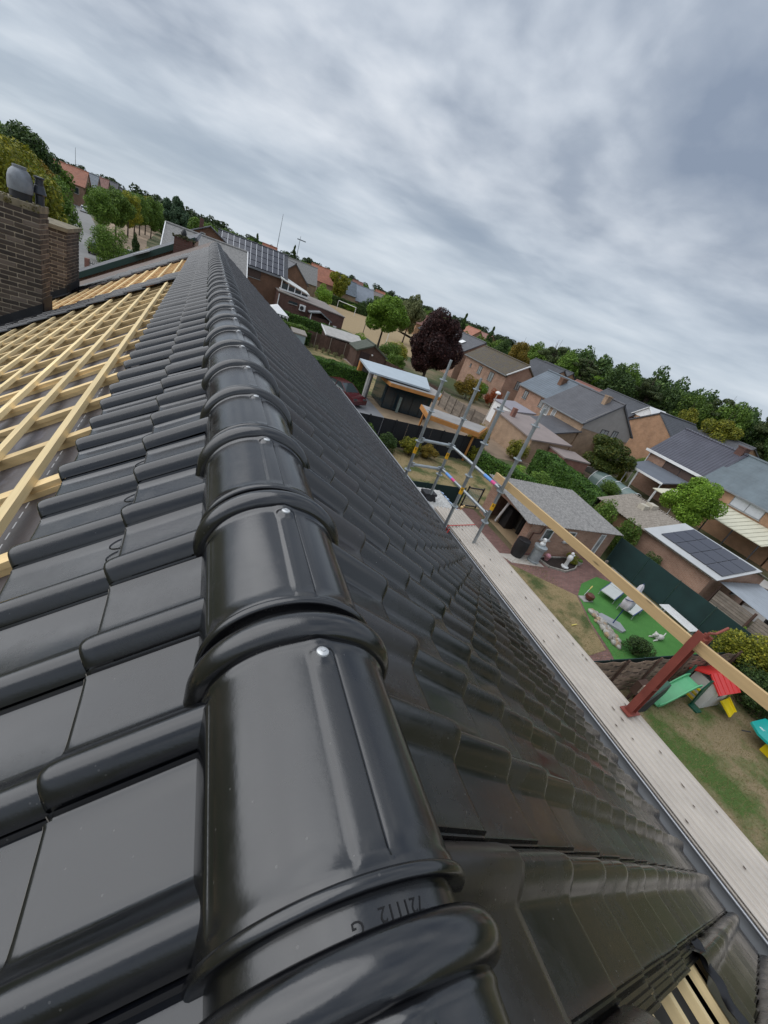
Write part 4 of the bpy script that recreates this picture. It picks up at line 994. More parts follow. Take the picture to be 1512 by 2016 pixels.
# car, glass garden room, carport, black fence
def car(x, y, rz, paint, label, L=4.2, Wd=1.75, H=1.45):
    t = thing('parked_car', label, 'car', (x, y, 0), None); ct, s_ = math.cos(rz), math.sin(rz)
    def T(p): return (x+p[0]*ct-p[1]*s_, y+p[0]*s_+p[1]*ct, p[2])
    side = [(-L/2, .30), (-L/2, .78), (-L/2+.12, .92), (-.95, .98), (-.72, 1.0), (.0, 1.0), (.85, .98), (L/2-.18, .80), (L/2, .62), (L/2, .30)]
    b = MB(); n = len(side)
    for w, in ((-1,), (1,)): b.v += [T((p[0], w*Wd/2*(1-.06*(p[1] > .9)), p[1])) for p in side]
    b.f = [tuple(range(n)), tuple(range(2*n-1, n-1, -1))]+[(i, n+i, n+(i+1) % n, (i+1) % n) for i in range(n)]
    b.build('body', paint, t, 40)
    cab = [(-L/2+.25, .97), (-L/2+.55, 1.36), (-.9, H), (.15, H), (.95, .97)]; k = len(cab); c = MB()
    c.v = [T((p[0], w*Wd/2*(.94 if p[1] < 1 else .76), p[1])) for w in (-1, 1) for p in cab]
    c.f = [tuple(range(k)), tuple(range(2*k-1, k-1, -1))]+[(i, k+i, k+(i+1) % k, (i+1) % k) for i in range(k)]
    c.build('cabin', M_glass, t); r = MB(); 
    r.v = [T((p[0], w*Wd/2*.78, p[1]+.015)) for w in (-1, 1) for p in cab[1:4]]; r.f = [(0, 1, 4, 3), (1, 2, 5, 4)]; r.build('roof', paint, t, 60)
    pl = MB()
    for w in (-1, 1):
        for (pa, pb) in ((cab[0], cab[1]), (cab[3], cab[4]), ((-.35, .97), (-.35, H))): pl.cyl(T((pa[0], w*Wd/2*(.95 if pa[1] < 1 else .77), pa[1])), T((pb[0], w*Wd/2*(.95 if pb[1] < 1 else .77), pb[1])), .035, n=6)
    pl.build('pillars', paint, t)
    for px in (-L/2+.78, L/2-.82):
        for w in (-1, 1):
            wh = MB().cyl(T((px, w*(Wd/2-.2), .31)), T((px, w*(Wd/2+.01), .31)), .31, n=18).build('wheel', M_black, t, 40)
            MB().cyl(T((px, w*(Wd/2+.012), .31)), T((px, w*(Wd/2+.02), .31)), .20, n=14).build('rim', M_alu, wh)
    for w in (-1, 1): MB().obox(T((L/2-.08, w*.58, .72)), .12, .34, .14, rotz(rz)).build('headlight', M_glass, t); MB().obox(T((-L/2+.0, w*.66, .80)), .06, .22, .16, rotz(rz)).build('tail_light', plain('tail_red', (.35, .01, .01), .3), t)
    return t
car(11.4, 33.6, R(-58), plain('car_maroon', (0.075, 0.012, 0.016), .22, .05), 'dark red car parked on grey paving below the thick hedge', 4.0)
gr = thing('garden_room', 'garden room with dark glass walls and white sloping roof', 'garden room', (17, 33.5, 0))
MB().prism([(15.3, 34.0), (19.6, 33.4), (20.2, 35.2), (18.6, 36.6), (15.5, 37.4)], 0, 2.35).build('core', plain('room_inside', (0.02, 0.03, 0.04), .8), gr)
M_gd = NB('dark_glass').fin((0.018, 0.036, 0.048), .08, 0.0, 1.6)
for i in range(5):
    a = Vector((15.3, 33.93, 0)).lerp(Vector((19.6, 33.33, 0)), i/5); b = Vector((15.3, 33.93, 0)).lerp(Vector((19.6, 33.33, 0)), (i+1)/5-.012)
    MB().ext([a+Vector((0, 0, .08)), b+Vector((0, 0, .08)), b+Vector((0, 0, 2.3)), a+Vector((0, 0, 2.3))], (0, .03, 0)).build('pane', M_gd, gr)
MB().ext([(15.24, 34.0, .08), (15.4, 37.3, .08), (15.4, 37.3, 2.3), (15.24, 34.0, 2.3)], (.03, 0, 0)).build('pane', M_gd, gr)
MB().box(16.4, 16.62, 33.2, 33.26, .1, 1.5).build('door_panel', plain('pale_glass', (0.20, 0.27, 0.26), .2), gr)
lo = [(13.9, 33.6), (13.75, 30.7), (18.9, 30.6), (20.4, 33.4), (20.2, 35.2), (14.2, 36.6)]
M_orf = plain('orange_timber', (0.46, 0.205, 0.055), .7, .15, 2.5)
MB().prism([(14.6, 33.9), (14.7, 32.3), (19.4, 31.9), (20.5, 33.6), (20.2, 35.6), (14.9, 36.8)], 2.36, 2.62).build('fascia', M_orf, gr)
MB().prism([(14.66, 33.9), (14.76, 32.36), (19.35, 31.96), (20.42, 33.6), (20.1, 35.5), (14.95, 36.7)], 2.625, 2.66).build('lower_roof', plain('felt_grey', (0.30, 0.285, 0.27), .9, .12, 1, world=True), gr)
MB().slab([(12.9, 33.0, 2.95), (18.6, 32.6, 2.9), (20.0, 36.6, 3.15), (12.9, 36.2, 3.2)], .14).build('upper_roof', plain('white_roof', (0.42, 0.48, 0.52), .6, .06, 1), gr)
MB().box(12.95, 13.3, 36.0, 36.35, 0, 3.0).build('post', M_orf, gr); MB().box(13.0, 13.2, 33.2, 33.5, 0, 2.9).box(13.1, 14.6, 36.2, 36.5, 0, 2.9).build('side_wall', M_conc, gr)
cp2 = thing('carport', 'flat grey carport roof with orange timber fascia above black fence', 'carport', (17.5, 26.5, 0))
MB().prism([(15.4, 26.0), (19.1, 24.4), (21.3, 26.6), (16.0, 28.6)], 2.1, 2.42).build('fascia', M_orf, cp2)
MB().prism([(15.5, 26.06), (19.08, 24.52), (21.1, 26.55), (16.05, 28.45)], 2.425, 2.46).build('roof', plain('felt_grey', (0.30, 0.285, 0.27)), cp2)
for x, y in ((15.7, 26.2), (19.0, 24.8), (20.8, 26.5), (16.3, 28.2)): MB().box(x-.06, x+.06, y-.06, y+.06, 0, 2.1).build('post', M_orf, cp2)
M_bf = plain('black_panel', (0.012, 0.013, 0.017), .75, .25, 1.2)
fence('black_fence', 'tall black panel fence along the far side of the dry lawn', [(8.6, 24.6), (20.4, 25.0)], 1.85, M_bf, M_bf, .95, th=.04, gap=.03, step=1.9)
# street lamp, lattice fence etc.
lp = thing('street_lamp', 'street lamp with pale pole and white mushroom head above the brown yard', 'street lamp', (26.2, 33.8, 0))
MB().cyl((26.2, 33.8, 0), (26.35, 33.7, 4.05), .06, .045).build('pole', plain('lamp_pole', (0.55, 0.50, 0.44), .6, .06), lp)
MB().lathe([(.05, 0), (.26, .05), (.28, .14), (.18, .26), (.03, .30)], (26.36, 33.7, 4.0), 14).build('lamp_head', M_white, lp, 40)
fence('lattice_fence', 'weathered slatted fence panels beyond the carport', [(24.8, 40.6), (25.2, 36.6), (26.6, 34.2)], 1.7, M_fgr, M_fgr, .21, horiz=True, step=1.5)
# ------------------------------------------------------------------ houses across the gardens
h5 = gable_house('brick_house', 'pink brick house with moss covered roof behind the copper tree', 39.2, 44.6, 49.9, 61.7, 4.55, 6.5, BR_pink, RF_moss, over=.3, chim=None)
for y0, y1, z0, z1 in ((56.2, 57.2, 2.7, 3.85), (52.8, 54.0, 2.6, 3.85), (52.7, 53.9, .7, 1.8), (59.3, 59.7, 3.0, 3.5)): window(h5, 'x', 39.2, y0, y1, z0, z1, -1, M_dark, M_gl_c, 1)
window(h5, 'y', 49.9, 41.2, 42.0, 2.95, 4.1, -1, M_dark, M_gl_c, 1)
MB().slab([(38.7, 49.5, 4.50), (41.9, 49.5, 6.52), (41.9, 49.62, 6.52), (38.7, 49.62, 4.50)], .14).build('verge', M_white, h5)
h6 = gable_house('brick_house', 'semi-detached brick house with smooth blue grey roof and squat chimney', 38.2, 44.6, 37.3, 45.2, 4.5, 7.0, BR_pink, RF_blue, over=.25, chim=(40.5, 41.2, 5.4, 6.85, .75), chm=BR_brn)
for y0, y1, z0, z1 in ((43.2, 44.0, 3.0, 4.0), (39.4, 40.7, 3.0, 4.0), (43.0, 44.3, .8, 2.0)): window(h6, 'x', 38.2, y0, y1, z0, z1, -1, M_dark, M_gl_c, 1)
h6b = gable_house('brick_house', 'semi-detached house with dark roof and grey clad gable above brick', 35.6, 42.9, 30.8, 37.25, 4.4, 7.05, BR_tan, RF_gray, over=.28, chim=(38.5, 32.3, 5.6, 7.15, .6), chm=BR_tan)
MB().ext([(35.6, 30.76, 3.7), (42.9, 30.76, 3.5), (42.9, 30.76, 4.5), (39.25, 30.76, 7.0), (35.6, 30.76, 4.5)], (0, .03, 0)).build('gable_cladding', M_rend, h6b)
window(h6b, 'x', 35.6, 36.0, 37.1, 3.0, 4.0, -1, M_white, M_gl_c, 1); window(h6b, 'x', 35.6, 34.9, 35.5, 2.4, 4.0, -1, M_white, M_gl_c); window(h6b, 'x', 35.6, 35.0, 36.6, .8, 2.0, -1, M_dark)
window(h6b, 'y', 30.76, 38.3, 39.4, 3.2, 4.15, -1, M_dark, M_gl_c, 1); window(h6b, 'y', 30.76, 40.0, 40.8, 3.2, 4.35, -1, M_dark, M_gl_c, 1)
M_cream = plain('cream_awning', (0.64, 0.61, 0.47), .6, .06, 1)
MB().slab([(38.2, 30.7, 2.9), (40.2, 30.7, 2.9), (40.2, 29.3, 2.3), (38.2, 29.3, 2.3)], .06).build('awning', M_cream, h6b)
e = gable_house('side_extension', 'low extension with dark pitched roof leaning on the semi-detached house', 32.6, 35.5, 30.3, 33.5, 2.4, 3.5, BR_tan, RF_gray, ridge='x', gut=False, cat='extension') if False else mono('side_extension', 'low brick extension with dark sloping roof against the grey clad house', 'extension', 32.6, 35.5, 30.9, 35.0, (2.5, 3.4, 3.4, 2.5), BR_tan, RF_gray)
h7 = gable_house('brick_house', 'brick house with glazed dark pantile roof, white gutter and brown shutters', 43.2, 49.4, 21.95, 28.0, 4.15, 7.0, BR_pink, RF_pant, over=.3, gut=False, chim=(46.4, 22.4, 6.2, 7.45, .85), chm=BR_drk)
MB().box(42.72, 42.88, 21.7, 28.3, 3.82, 4.06).build('gutter', M_white, h7)
window(h7, 'x', 43.2, 22.5, 26.0, 2.7, 3.75, -1, M_dark, M_shutb, 1); MB().box(43.02, 43.15, 22.5, 26.0, 2.45, 2.68).build('window_box', M_white, h7)
MB().cyl((43.1, 27.9, 0), (43.1, 27.9, 3.9), .05).build('downpipe', M_white, h7)
h7b = gable_house('brick_house', 'orange brick house with ribbed blue grey roof and closed pale shutters', 43.2, 49.8, 14.2, 21.85, 4.25, 7.05, BR_or, RF_metal, over=.3)
for y0, y1, dv in ((20.3, 21.7, 0), (16.4, 19.0, 1)): window(h7b, 'x', 43.2, y0, y1, 3.0, 4.0, -1, M_gut, M_shut, dv)
gable_house('brick_house', 'orange brick house at the frame edge beside the ribbed roof house', 43.0, 49.8, 5.5, 14.0, 4.25, 7.0, BR_or, RF_metal, over=.3)
# canopies against the terrace
cn = thing('patio_canopy', 'grey flat patio canopy with white edge on brick house with brown shutters', 'canopy', (40.5, 25, 0))
MB().slab([(37.9, 25.9, 2.62), (43.1, 27.6, 3.0), (43.1, 22.6, 3.0), (37.9, 21.9, 2.62)], .1).build('roof', plain('canopy_grey', (0.13, 0.145, 0.17), .6, .1, 1), cn)
MB().ext([(37.86, 25.9, 2.64), (37.86, 21.9, 2.64), (37.86, 21.9, 2.46), (37.86, 25.9, 2.46)], (.05, 0, 0)).build('edge', M_white, cn)
for y in (25.6, 24.6, 22.1): MB().cyl((38.1, y, 0), (38.1, y, 2.5), .05).build('post', M_white, cn)
cn = thing('patio_canopy', 'long cream canopy behind the round green tree', 'canopy', (41, 17, 0))
MB().slab([(38.3, 19.0, 2.25), (43.1, 19.6, 2.8), (43.1, 13.5, 2.8), (38.3, 13.3, 2.25)], .06).build('roof', M_cream, cn)
for i in range(12): MB().slab([(38.28, 13.4+.48*i, 2.27), (43.1, 13.6+.50*i, 2.83), (43.1, 13.64+.50*i, 2.83), (38.28, 13.44+.48*i, 2.27)], .012).build('rib', plain('cream_rib', (0.42, 0.40, 0.30), .7), cn)
for y in (13.5, 15.5, 17.4): MB().cyl((38.4, y, 0), (38.4, y, 2.2), .05).build('post', M_dark, cn)
cn = thing('patio_canopy', 'small cream canopy next to the grey patio canopy', 'canopy', (40, 21, 0))
MB().slab([(36.2, 21.4, 2.2), (39.5, 21.3, 2.6), (39.2, 19.2, 2.6), (36.4, 19.0, 2.2)], .06).build('roof', M_cream, cn)
for y in (21.2, 19.2): MB().cyl((36.4, y, 0), (36.4, y, 2.15), .04).build('post', M_white, cn)
# white lean-to, pinkish roofed sheds
wl = mono('lean_to', 'white walled lean-to with grey roof below the blue grey roof', 'lean-to', 31.2, 34.0, 36.0, 40.0, (2.5, 2.9, 2.9, 2.5), M_white, plain('lilac_grey', (0.26, 0.245, 0.27), .7, .08, 1), over=.1)
MB().box(31.12, 31.19, 36.9, 38.9, .9, 2.0).build('window_opening', M_dark, wl)
ps = mono('outbuilding', 'brick outbuilding with low pinkish grey roof', 'outbuilding', 27.2, 31.6, 27.6, 34.0, (2.2, 2.5, 2.8, 2.6), BR_tan, plain('pink_roof', (0.26, 0.215, 0.20), .9, .1, .7, world=True), over=.2)
MB().box(28.2, 28.6, 32.6, 33.0, 2.5, 3.4).build('chimney', BR_red, ps)
mono('outbuilding', 'small dark brick store under the pink grey roof', 'outbuilding', 29.4, 32.5, 25.4, 27.4, (1.9, 1.9, 2.0, 2.0), BR_red, plain('pink_roof', (0.26, 0.215, 0.20)), over=.1)
fence('garden_wall', 'low stone wall along the garden path behind the hedge', [(33, 30.2), (36, 29.0), (40, 28.6)], .55, M_conc, M_conc, .5, th=.15, cat='wall', step=2)
fence('wood_fence', 'weathered panel fence beside the pantile roofed house', [(41.5, 31.5), (43.0, 28.3)], 1.7, M_fgr, M_conc, .22, step=1.6)
# ------------------------------------------------------------------ second row and far houses
gable_house('brick_house', 'far brick house with grey roof and skylight behind the mossy roof', 39, 46.5, 63.5, 74, 4.3, 6.9, BR_pink, RF_gray)
MB_s = MB().slab([(40.3, 66.5, 5.45), (40.3, 67.8, 5.45), (41.0, 67.8, 5.93), (41.0, 66.5, 5.93)], .08)
sk = MB_s.build('skylight', M_white, [o for o in COL.objects if o.name.startswith('brick_house')][-1])
gable_house('brick_house', 'far pink brick house with dark roof left of the copper tree top', 44, 51, 84, 92, 4.2, 6.7, BR_pink, RF_gray, ridge='y')
gable_house('brick_house', 'far white gabled house with dark roof right of the copper tree top', 55, 63, 84, 93, 4.4, 7.2, M_white, RF_dark, ridge='x')
gable_house('brick_house', 'second row house with slate grey roof and tan gable above the mossy roof', 56.5, 63.5, 62.0, 70.5, 4.6, 7.15, BR_tan, RF_dark)
gable_house('brick_house', 'second row house with grey roof and orange gable behind the blue grey roof', 64, 70.5, 67, 76, 4.6, 7.1, BR_or, RF_dark, ridge='y')
gable_house('brick_house', 'second row house with red roof between the trees', 61, 67, 54.5, 62, 4.3, 6.4, BR_red, RF_red)
gable_house('brick_house', 'second row brick house with slate roof behind the dark roof', 58.5, 65.5, 44.5, 53.0, 4.5, 7.1, BR_red, RF_dark)
w8 = gable_house('brick_house', 'orange brick house with white gable boards behind the grey clad gable', 60.2, 67, 41.2, 49.6, 5.2, 7.0, BR_or, FB_gray, ridge='y')
MB().ext([(59.9, 41.0, 0), (59.9, 44.6, 0), (59.9, 44.6, 5.5), (59.9, 42.8, 7.0), (59.9, 41.0, 5.5)], (3, 0, 0)).build('front_gable', BR_or, w8)
MB().ext([(59.85, 40.9, 5.45), (59.85, 44.7, 5.45), (59.85, 42.8, 7.1)], (.04, 0, 0)).build('gable_boards', M_white, w8)
for s_ in (-1, 1): MB().slab([(59.6, 42.8, 7.2), (59.6, 42.8+s_*2.1, 5.42), (63.5, 42.8+s_*2.1, 5.42), (63.5, 42.8, 7.2)], .1).build('roof', M_white, w8)
for y in (41.7, 43.0): window(w8, 'x', 59.9, y, y+.9, 4.05, 5.2, -1, M_white, M_glass, 2)
h9 = gable_house('brick_house', 'orange brick gable house with dark roof beside the pantile roof', 33.6, 40.4, 54.2, 62, 5.0, 7.2, BR_or, RF_dark, ridge='x', over=.2)
gable_house('brick_house', 'low dark roofed house right behind the pantile roof', 63, 70, 31.2, 37.6, 5.9, 7.25, BR_or, RF_gray)
gable_house('brick_house', 'brown roofed house at the frame edge below the pines', 66, 72, 10, 18, 4.2, 6.3, BR_tan, roofmat('roof_brn2', (0.16, 0.115, 0.09)))
# far houses to the left
def far_house(name, label, x, y, w, d, ze, zr, wall, roof, ridge='x', **k):
    return gable_house(name, label, x-w/2, x+w/2, y-d/2, y+d/2, ze, zr, wall, roof, ridge=ridge, gut=False, **k) if ridge == 'y' else gable_house(name, label, y-d/2, y+d/2, x-w/2, x+w/2, ze, zr, wall, roof, ridge='x', gut=False, **k)
f1 = far_house('brick_house', 'far house with bright orange tiled roof and solar panels', 32.5, 143, 8.5, 8, 4.6, 8.2, BR_pink, RF_or)
for i in range(4): MB().slab([(29.6+1.4*i, 139.2, 4.75), (30.9+1.4*i, 139.2, 4.75), (30.9+1.4*i, 140.9, 6.2), (29.6+1.4*i, 140.9, 6.2)], .06).build('solar_panel', M_solar, f1)
window(f1, 'y', 139, 30.2, 31.2, 1.2, 2.8, -1); window(f1, 'y', 139, 33.4, 34.4, 1.2, 2.8, -1)
far_house('brick_house', 'far house with blue grey roof beside the bright orange roof', 39.5, 146, 8, 8, 3.8, 7.3, BR_tan, RF_blue)
far_house('brick_house', 'far house with large pale blue roof behind the sports field', 46, 150, 10, 9, 2.8, 7.0, BR_tan, plain('roof_paleblue', (0.24, 0.27, 0.31), .6, .1, 1, world=True))
far_house('brick_house', 'far house with tan roof and brick gable behind the sports field', 56.5, 158, 11, 9, 3.2, 6.8, BR_tan, plain('roof_tan', (0.22, 0.19, 0.175), .8, .1, 1, world=True))
far_house('brick_house', 'small far house with pinkish red roof at the tree line', 53, 176, 4, 7, 4, 7.9, BR_tan, RF_red)
far_house('brick_house', 'far house with orange roof at the tree line behind the tan roof', 65, 182, 4, 7, 4, 7.4, BR_tan, RF_or)
far_house('brick_house', 'far grey roofed house right of the tan roof', 70, 168, 9, 8, 3.5, 7.2, BR_tan, RF_gray, 'y')
far_house('brick_house', 'far red roofed house behind the pale willow tree', 62, 128, 8, 8, 3.5, 6.2, BR_or, RF_red)
far_house('brick_house', 'dark gabled house just right of the solar panels', 15.5, 98, 6, 9, 4.6, 7.4, BR_brn, RF_gray, 'y')
far_house('brick_house', 'grey roofed house among trees beyond the solar panels', 21, 122, 9, 7, 4, 7.6, BR_tan, FB_gray)
far_house('brick_house', 'small orange roof peeping over the solar panels', 16.5, 150, 4, 5, 5, 8.5, BR_or, RF_or)
far_house('brick_house', 'distant orange roof beside the copper tree crown', 80, 128, 8, 8, 4, 7.6, BR_or, RF_or, 'y')
far_house('brick_house', 'distant red roof near the horizon right of copper tree', 93, 140, 9, 9, 4, 7.2, BR_or, RF_red, 'y')
for i, (x, y, lb, rf) in enumerate(((-37.5, 175, 'terraced house with orange roof left along the far street', RF_or), (-36.5, 184, 'terraced house with blue grey roof along the far street', RF_blue), (-35.3, 193, 'terraced house with dull red roof along the far street', RF_red), (-34, 202, 'terraced house with pale grey roof along the far street', RF_gray))):
    f = far_house('terraced_house', lb, x, y, 8.6, 8.4, 5.2, 9.0, BR_pink, rf, 'x')
    for k in range(3): window(f, 'y', y-4.2, x-3.4+2.6*k, x-2.2+2.6*k, 2.8, 4.4, -1, M_white)
far_house('terraced_house', 'distant dark roofed house at the end of the far street', -27, 215, 12, 8, 5, 8.0, BR_pink, RF_dark)
for x, y, h, lb in ((29, 235, 22, 'distant lattice mast on the horizon above the solar panels'), (36, 220, 16, 'distant pole with crossbar on the horizon'), (-62, 300, 17, 'thin distant mast above the tree line on the left')):
    t = thing('mast', lb, 'mast', (x, y, -1)); m = MB().cyl((x, y, -1), (x, y, h), .20, .08, 6)
    if h == 16: m.box(x-1.2, x+2.6, y-.1, y+.1, h-1.6, h-1.2)
    m.build('pole', plain('mast_grey', (0.22, 0.24, 0.26), .7), t)
# ------------------------------------------------------------------ trees
tree('maple_tree', 'large copper leaved tree behind the scaffold', 'tree', 28.4, 53.0, 10.2, 4.1, 1.2, 'round', L_red, 20000, .045, 41)
tree('broadleaf_tree', 'big bright green tree with forked trunk beside the sports field', 'tree', 27.7, 71.0, 8.9, 3.9, 2.3, 'round', L_bright, 12000, .055, 42)
tree('willow_tree', 'tall pale grey green tree behind the bright green tree', 'tree', 41, 91.5, 10.9, 3.3, 1.5, 'loose', L_grey, 6500, .065, 43)
tree('broadleaf_tree', 'tree with autumn yellow brown crown left of the bright orange roof', 'tree', 24.6, 127.7, 8.6, 2.6, .6, 'egg', L_aut, 4500, .075, 44)
tree('broadleaf_tree', 'loose yellow green tree in front of the pale blue roof', 'tree', 35.4, 135.5, 9.0, 3.6, 2.2, 'loose', L_yel, 4500, .08, 45)
bush('round_bush', 'round bright green bush in front of the blue grey far roof', 27.7, 117, 5.0, 5.0, L_bright, 3000, .075, 46, cat='bush')
bush('dark_bush', 'dark green bush before the far tan roof', 46, 136, 6, 5, L_dark, 2500, .08, 47, cat='bush')
bush('low_bush', 'light green low bush along the sports field edge', 39, 131, 5, 2.2, L_bright, 1500, .09, 48, cat='bush')
tree('broadleaf_tree', 'round olive green tree above the mossy roof', 'tree', 52.8, 66.6, 9.2, 2.6, 3.6, 'round', L_aut, 6000, .065, 49)
tree('broadleaf_tree', 'small dark tree left of the round olive tree', 'tree', 56, 77, 8.3, 2.4, 3, 'round', L_dark, 4000, .075, 50)
tree('ornamental_tree', 'olive and yellow garden tree beside the greenhouse', 'tree', 36.2, 26.8, 4.5, 2.6, .9, 'round', L_oliv, 9000, .06, 51)
tree('broadleaf_tree', 'round bright green tree in front of the orange brick house', 'tree', 36.2, 18.0, 5.2, 2.25, .8, 'round', L_bright, 9000, .055, 52)
tree('broadleaf_tree', 'bright yellow tree at the edge of the pine wood', 'tree', 66, 35.6, 9.6, 3.0, 4, 'round', L_yel, 5000, .07, 53)
tree('broadleaf_tree', 'second smaller yellow green tree at the wood edge', 'tree', 67.5, 41.8, 9.0, 2.2, 4, 'egg', L_yel, 3500, .08, 54)
tree('broadleaf_tree', 'bright green tree behind the second row roofs', 'tree', 80, 72, 9.6, 3.2, 3, 'round', L_bright, 5000, .065, 55)
tree('conifer_tree', 'big blue green conifer behind the slate roof', 'tree', -8.2, 151, 12.6, 4.4, .5, 'maple', L_blue, 9000, .075, 56)
for i, (x, y, h, r) in enumerate(((-17.8, 104, 7.6, 3.0), (-16.4, 110.5, 8.4, 3.4), (-15.6, 120, 8.6, 3.2), (-15.4, 128, 8.8, 3.2), (-15.5, 138, 9.0, 3.2), (-15.2, 147, 9.2, 3.2), (-13.2, 140, 9.3, 2.8))):
    tree('lime_tree', ('nearest green avenue tree, left end of the row beside the far street', 'second avenue tree from the left in the row beside the street', 'third avenue tree from the left, yellow tinged', 'fourth avenue tree from the left in the row beside the street', 'fifth avenue tree from the left in the row beside the street', 'yellowish avenue tree near the right end of the row', 'avenue tree at the right end standing in front of the row')[i], 'tree', x, y, h, r, 1.6, 'round', (L_green, L_green, L_yel)[i % 3] if i > 1 else L_green, 4500, .07, 60+i % 3, 'avenue trees beside the street')
tree('roadside_tree', 'yellow tinged tree rising behind the brick chimneys', 'tree', -11.3, 37.5, 9.5, 3.9, 1.2, 'round', L_yel, 14000, .042, 71)
tree('roadside_tree', 'dark green tree right of the chimneys overhanging the street', 'tree', -11.0, 43, 8.8, 2.7, 1.5, 'round', L_green, 12000, .045, 72)
tree('roadside_tree', 'olive tree at the street edge with drooping lower leaves', 'tree', -15.6, 62, 8.6, 2.8, 2.2, 'egg', L_aut, 7000, .055, 73)
tree('roadside_tree', 'dark tree far behind the yellow tinged roadside tree', 'tree', -21, 80, 11.5, 4.5, 2, 'round', L_dark, 6000, .06, 74)
bush('round_bush', 'round dark green bush beside the parked dark car', -10.9, 70, 5.4, 4.6, L_green, 5000, .05, 75, 'round', 'bush')
bush('low_bush', 'small yellow green bush by the iron gate', -9.6, 57.5, 1.9, 1.0, L_yel, 1200, .09, 76, cat='bush')
bush('low_bush', 'rounded green box bush beside the white car', -7.5, 64, 2.6, 2.0, L_bright, 1500, .08, 77, cat='bush')
bush('low_bush', 'clipped pale bush by the slate roofed house', -7.2, 78, 4.4, 2.8, L_yel, 1500, .08, 78, cat='bush')
tree('cypress_tree', 'small dark column cypress by the clipped bush', 'tree', -8.9, 76, 4.2, .7, .1, 'egg', L_dark, 1500, .12, 79, trunk=False)
car(-13.4, 76.5, R(95), plain('car_black', (0.012, 0.012, 0.014), .2), 'black car parked on the street beside the round bush')
car(-9.4, 80.5, R(-35), plain('car_white', (0.72, 0.73, 0.74), .25), 'white car parked behind the green trim house')
car(-29.5, 152, R(100), plain('car_white', (0.72, 0.73, 0.74), .25), 'distant white car at the end of the street')
fg = thing('iron_gate', 'low dark railing with brick pillar beside the street', 'gate', (-10, 57, 0))
for i in range(16): MB().cyl((-10.6+.16*i, 57.3, 0), (-10.6+.16*i, 57.3, 1.45), .02, n=5).build('bar', M_dark, fg)
MB().box(-10.7, -8.1, 57.28, 57.32, 1.2, 1.26).box(-10.7, -8.1, 57.28, 57.32, .2, .26).build('rail', M_dark, fg); MB().box(-11.1, -10.7, 57.1, 57.5, 0, 1.6).build('pillar', BR_red, fg)
MB().box(-5.4, -4.6, 74, 74.1, 0, 2.2).build('sign_board', M_dark, thing('notice_board', 'dark upright panel beside the slate roofed house', 'panel', (-5, 74, 0)))
# pine wood on the right: individual trees along its edge, the rest one mass
wl = []
for i in range(34):
    a = i/33; x = 76+14*math.sin(a*7.3)+random.uniform(-4, 4)+20*a; y = 14+104*a
    wl.append((x, y))
for i, (x, y) in enumerate(wl):
    h = random.uniform(10.2, 12.4)+(2.6 if y < 45 else 1.4 if y < 70 else 0)-(1.6 if y > 95 else 0); r = random.uniform(3.0, 4.6)
    if i % 3 == 0: tree('pine_tree', 'pine tree standing at the edge of the wood', 'tree', x, y, h, r, 4.5, 'pine', L_pine, 4500, .06, 81+i % 2, 'trees along the edge of the wood')
    else: tree('wood_tree', 'dense green tree standing at the edge of the wood', 'tree', x, y, h, r, 2.0, 'round', (L_dark, L_green)[i % 2], 4500, .065, 84+i % 2, 'green trees along the edge of the wood')
def wood(name, label, spots, m, n, size, seed):
    V = []; base = {}
    for i, (x, y, h, r, z) in enumerate(spots):
        k = i % 4
        if k not in base: base[k] = leaves_from(crown_blobs(seed+k, 'round', 16), n, size, seed+k)
        a = i*1.7; c, s = math.cos(a), math.sin(a); v = base[k]
        V.append(np.stack([(v[:, 0]*c-v[:, 1]*s)*r+x, (v[:, 0]*s+v[:, 1]*c)*r+y, v[:, 2]*h*.5+h*.5+z], 1))
    return tag(link(name, leafmesh(name, np.concatenate(V), m)), label, 'wood', kind='stuff')
g = random.Random(5)
wood('woodland', 'dark wood rising behind the houses on the right', [(x+g.uniform(4, 30), y+g.uniform(-4, 4), g.uniform(10.5, 13.0)+(2.8 if y < 45 else 1.2 if y < 70 else 0), g.uniform(3.2, 5), 0) for x, y in wl for _ in range(6)]+[(g.uniform(88, 130), g.uniform(-40, 14), g.uniform(14, 17.5), g.uniform(3.5, 5), 0) for _ in range(70)], L_dark, 1500, .10, 90)
far = []
for i in range(330):
    a = g.uniform(-1.05, 1.25); d = g.uniform(260, 420); x, y = d*math.sin(a), d*math.cos(a)
    if -.45 < a < .02: h = g.uniform(9, 12.5)
    else: h = g.uniform(7.5, 10.5)
    far.append((x, y, h, g.uniform(4, 8), -.5))
wood('woodland', 'distant green tree line along the horizon', far, leafmat('leaf_far', (0.022, 0.04, 0.014), (0.05, 0.082, 0.026), (0.085, 0.12, 0.04)), 420, .16, 95)
mid = [(g.uniform(-60, 20), g.uniform(165, 245), g.uniform(7, 9.5), g.uniform(3, 5), 0) for _ in range(60)]+[(g.uniform(20, 120), g.uniform(150, 240), g.uniform(6, 8.6), g.uniform(2.5, 4.5), 0) for _ in range(80)]+[(g.uniform(60, 120), g.uniform(95, 150), g.uniform(6, 8.8), g.uniform(2.5, 4), 0) for _ in range(34)]+[(g.uniform(-75, -38), g.uniform(100, 170), g.uniform(9, 13), g.uniform(4, 6), 0) for _ in range(26)]
wood('woodland', 'scattered trees between the far houses', mid, L_green, 800, .11, 99)
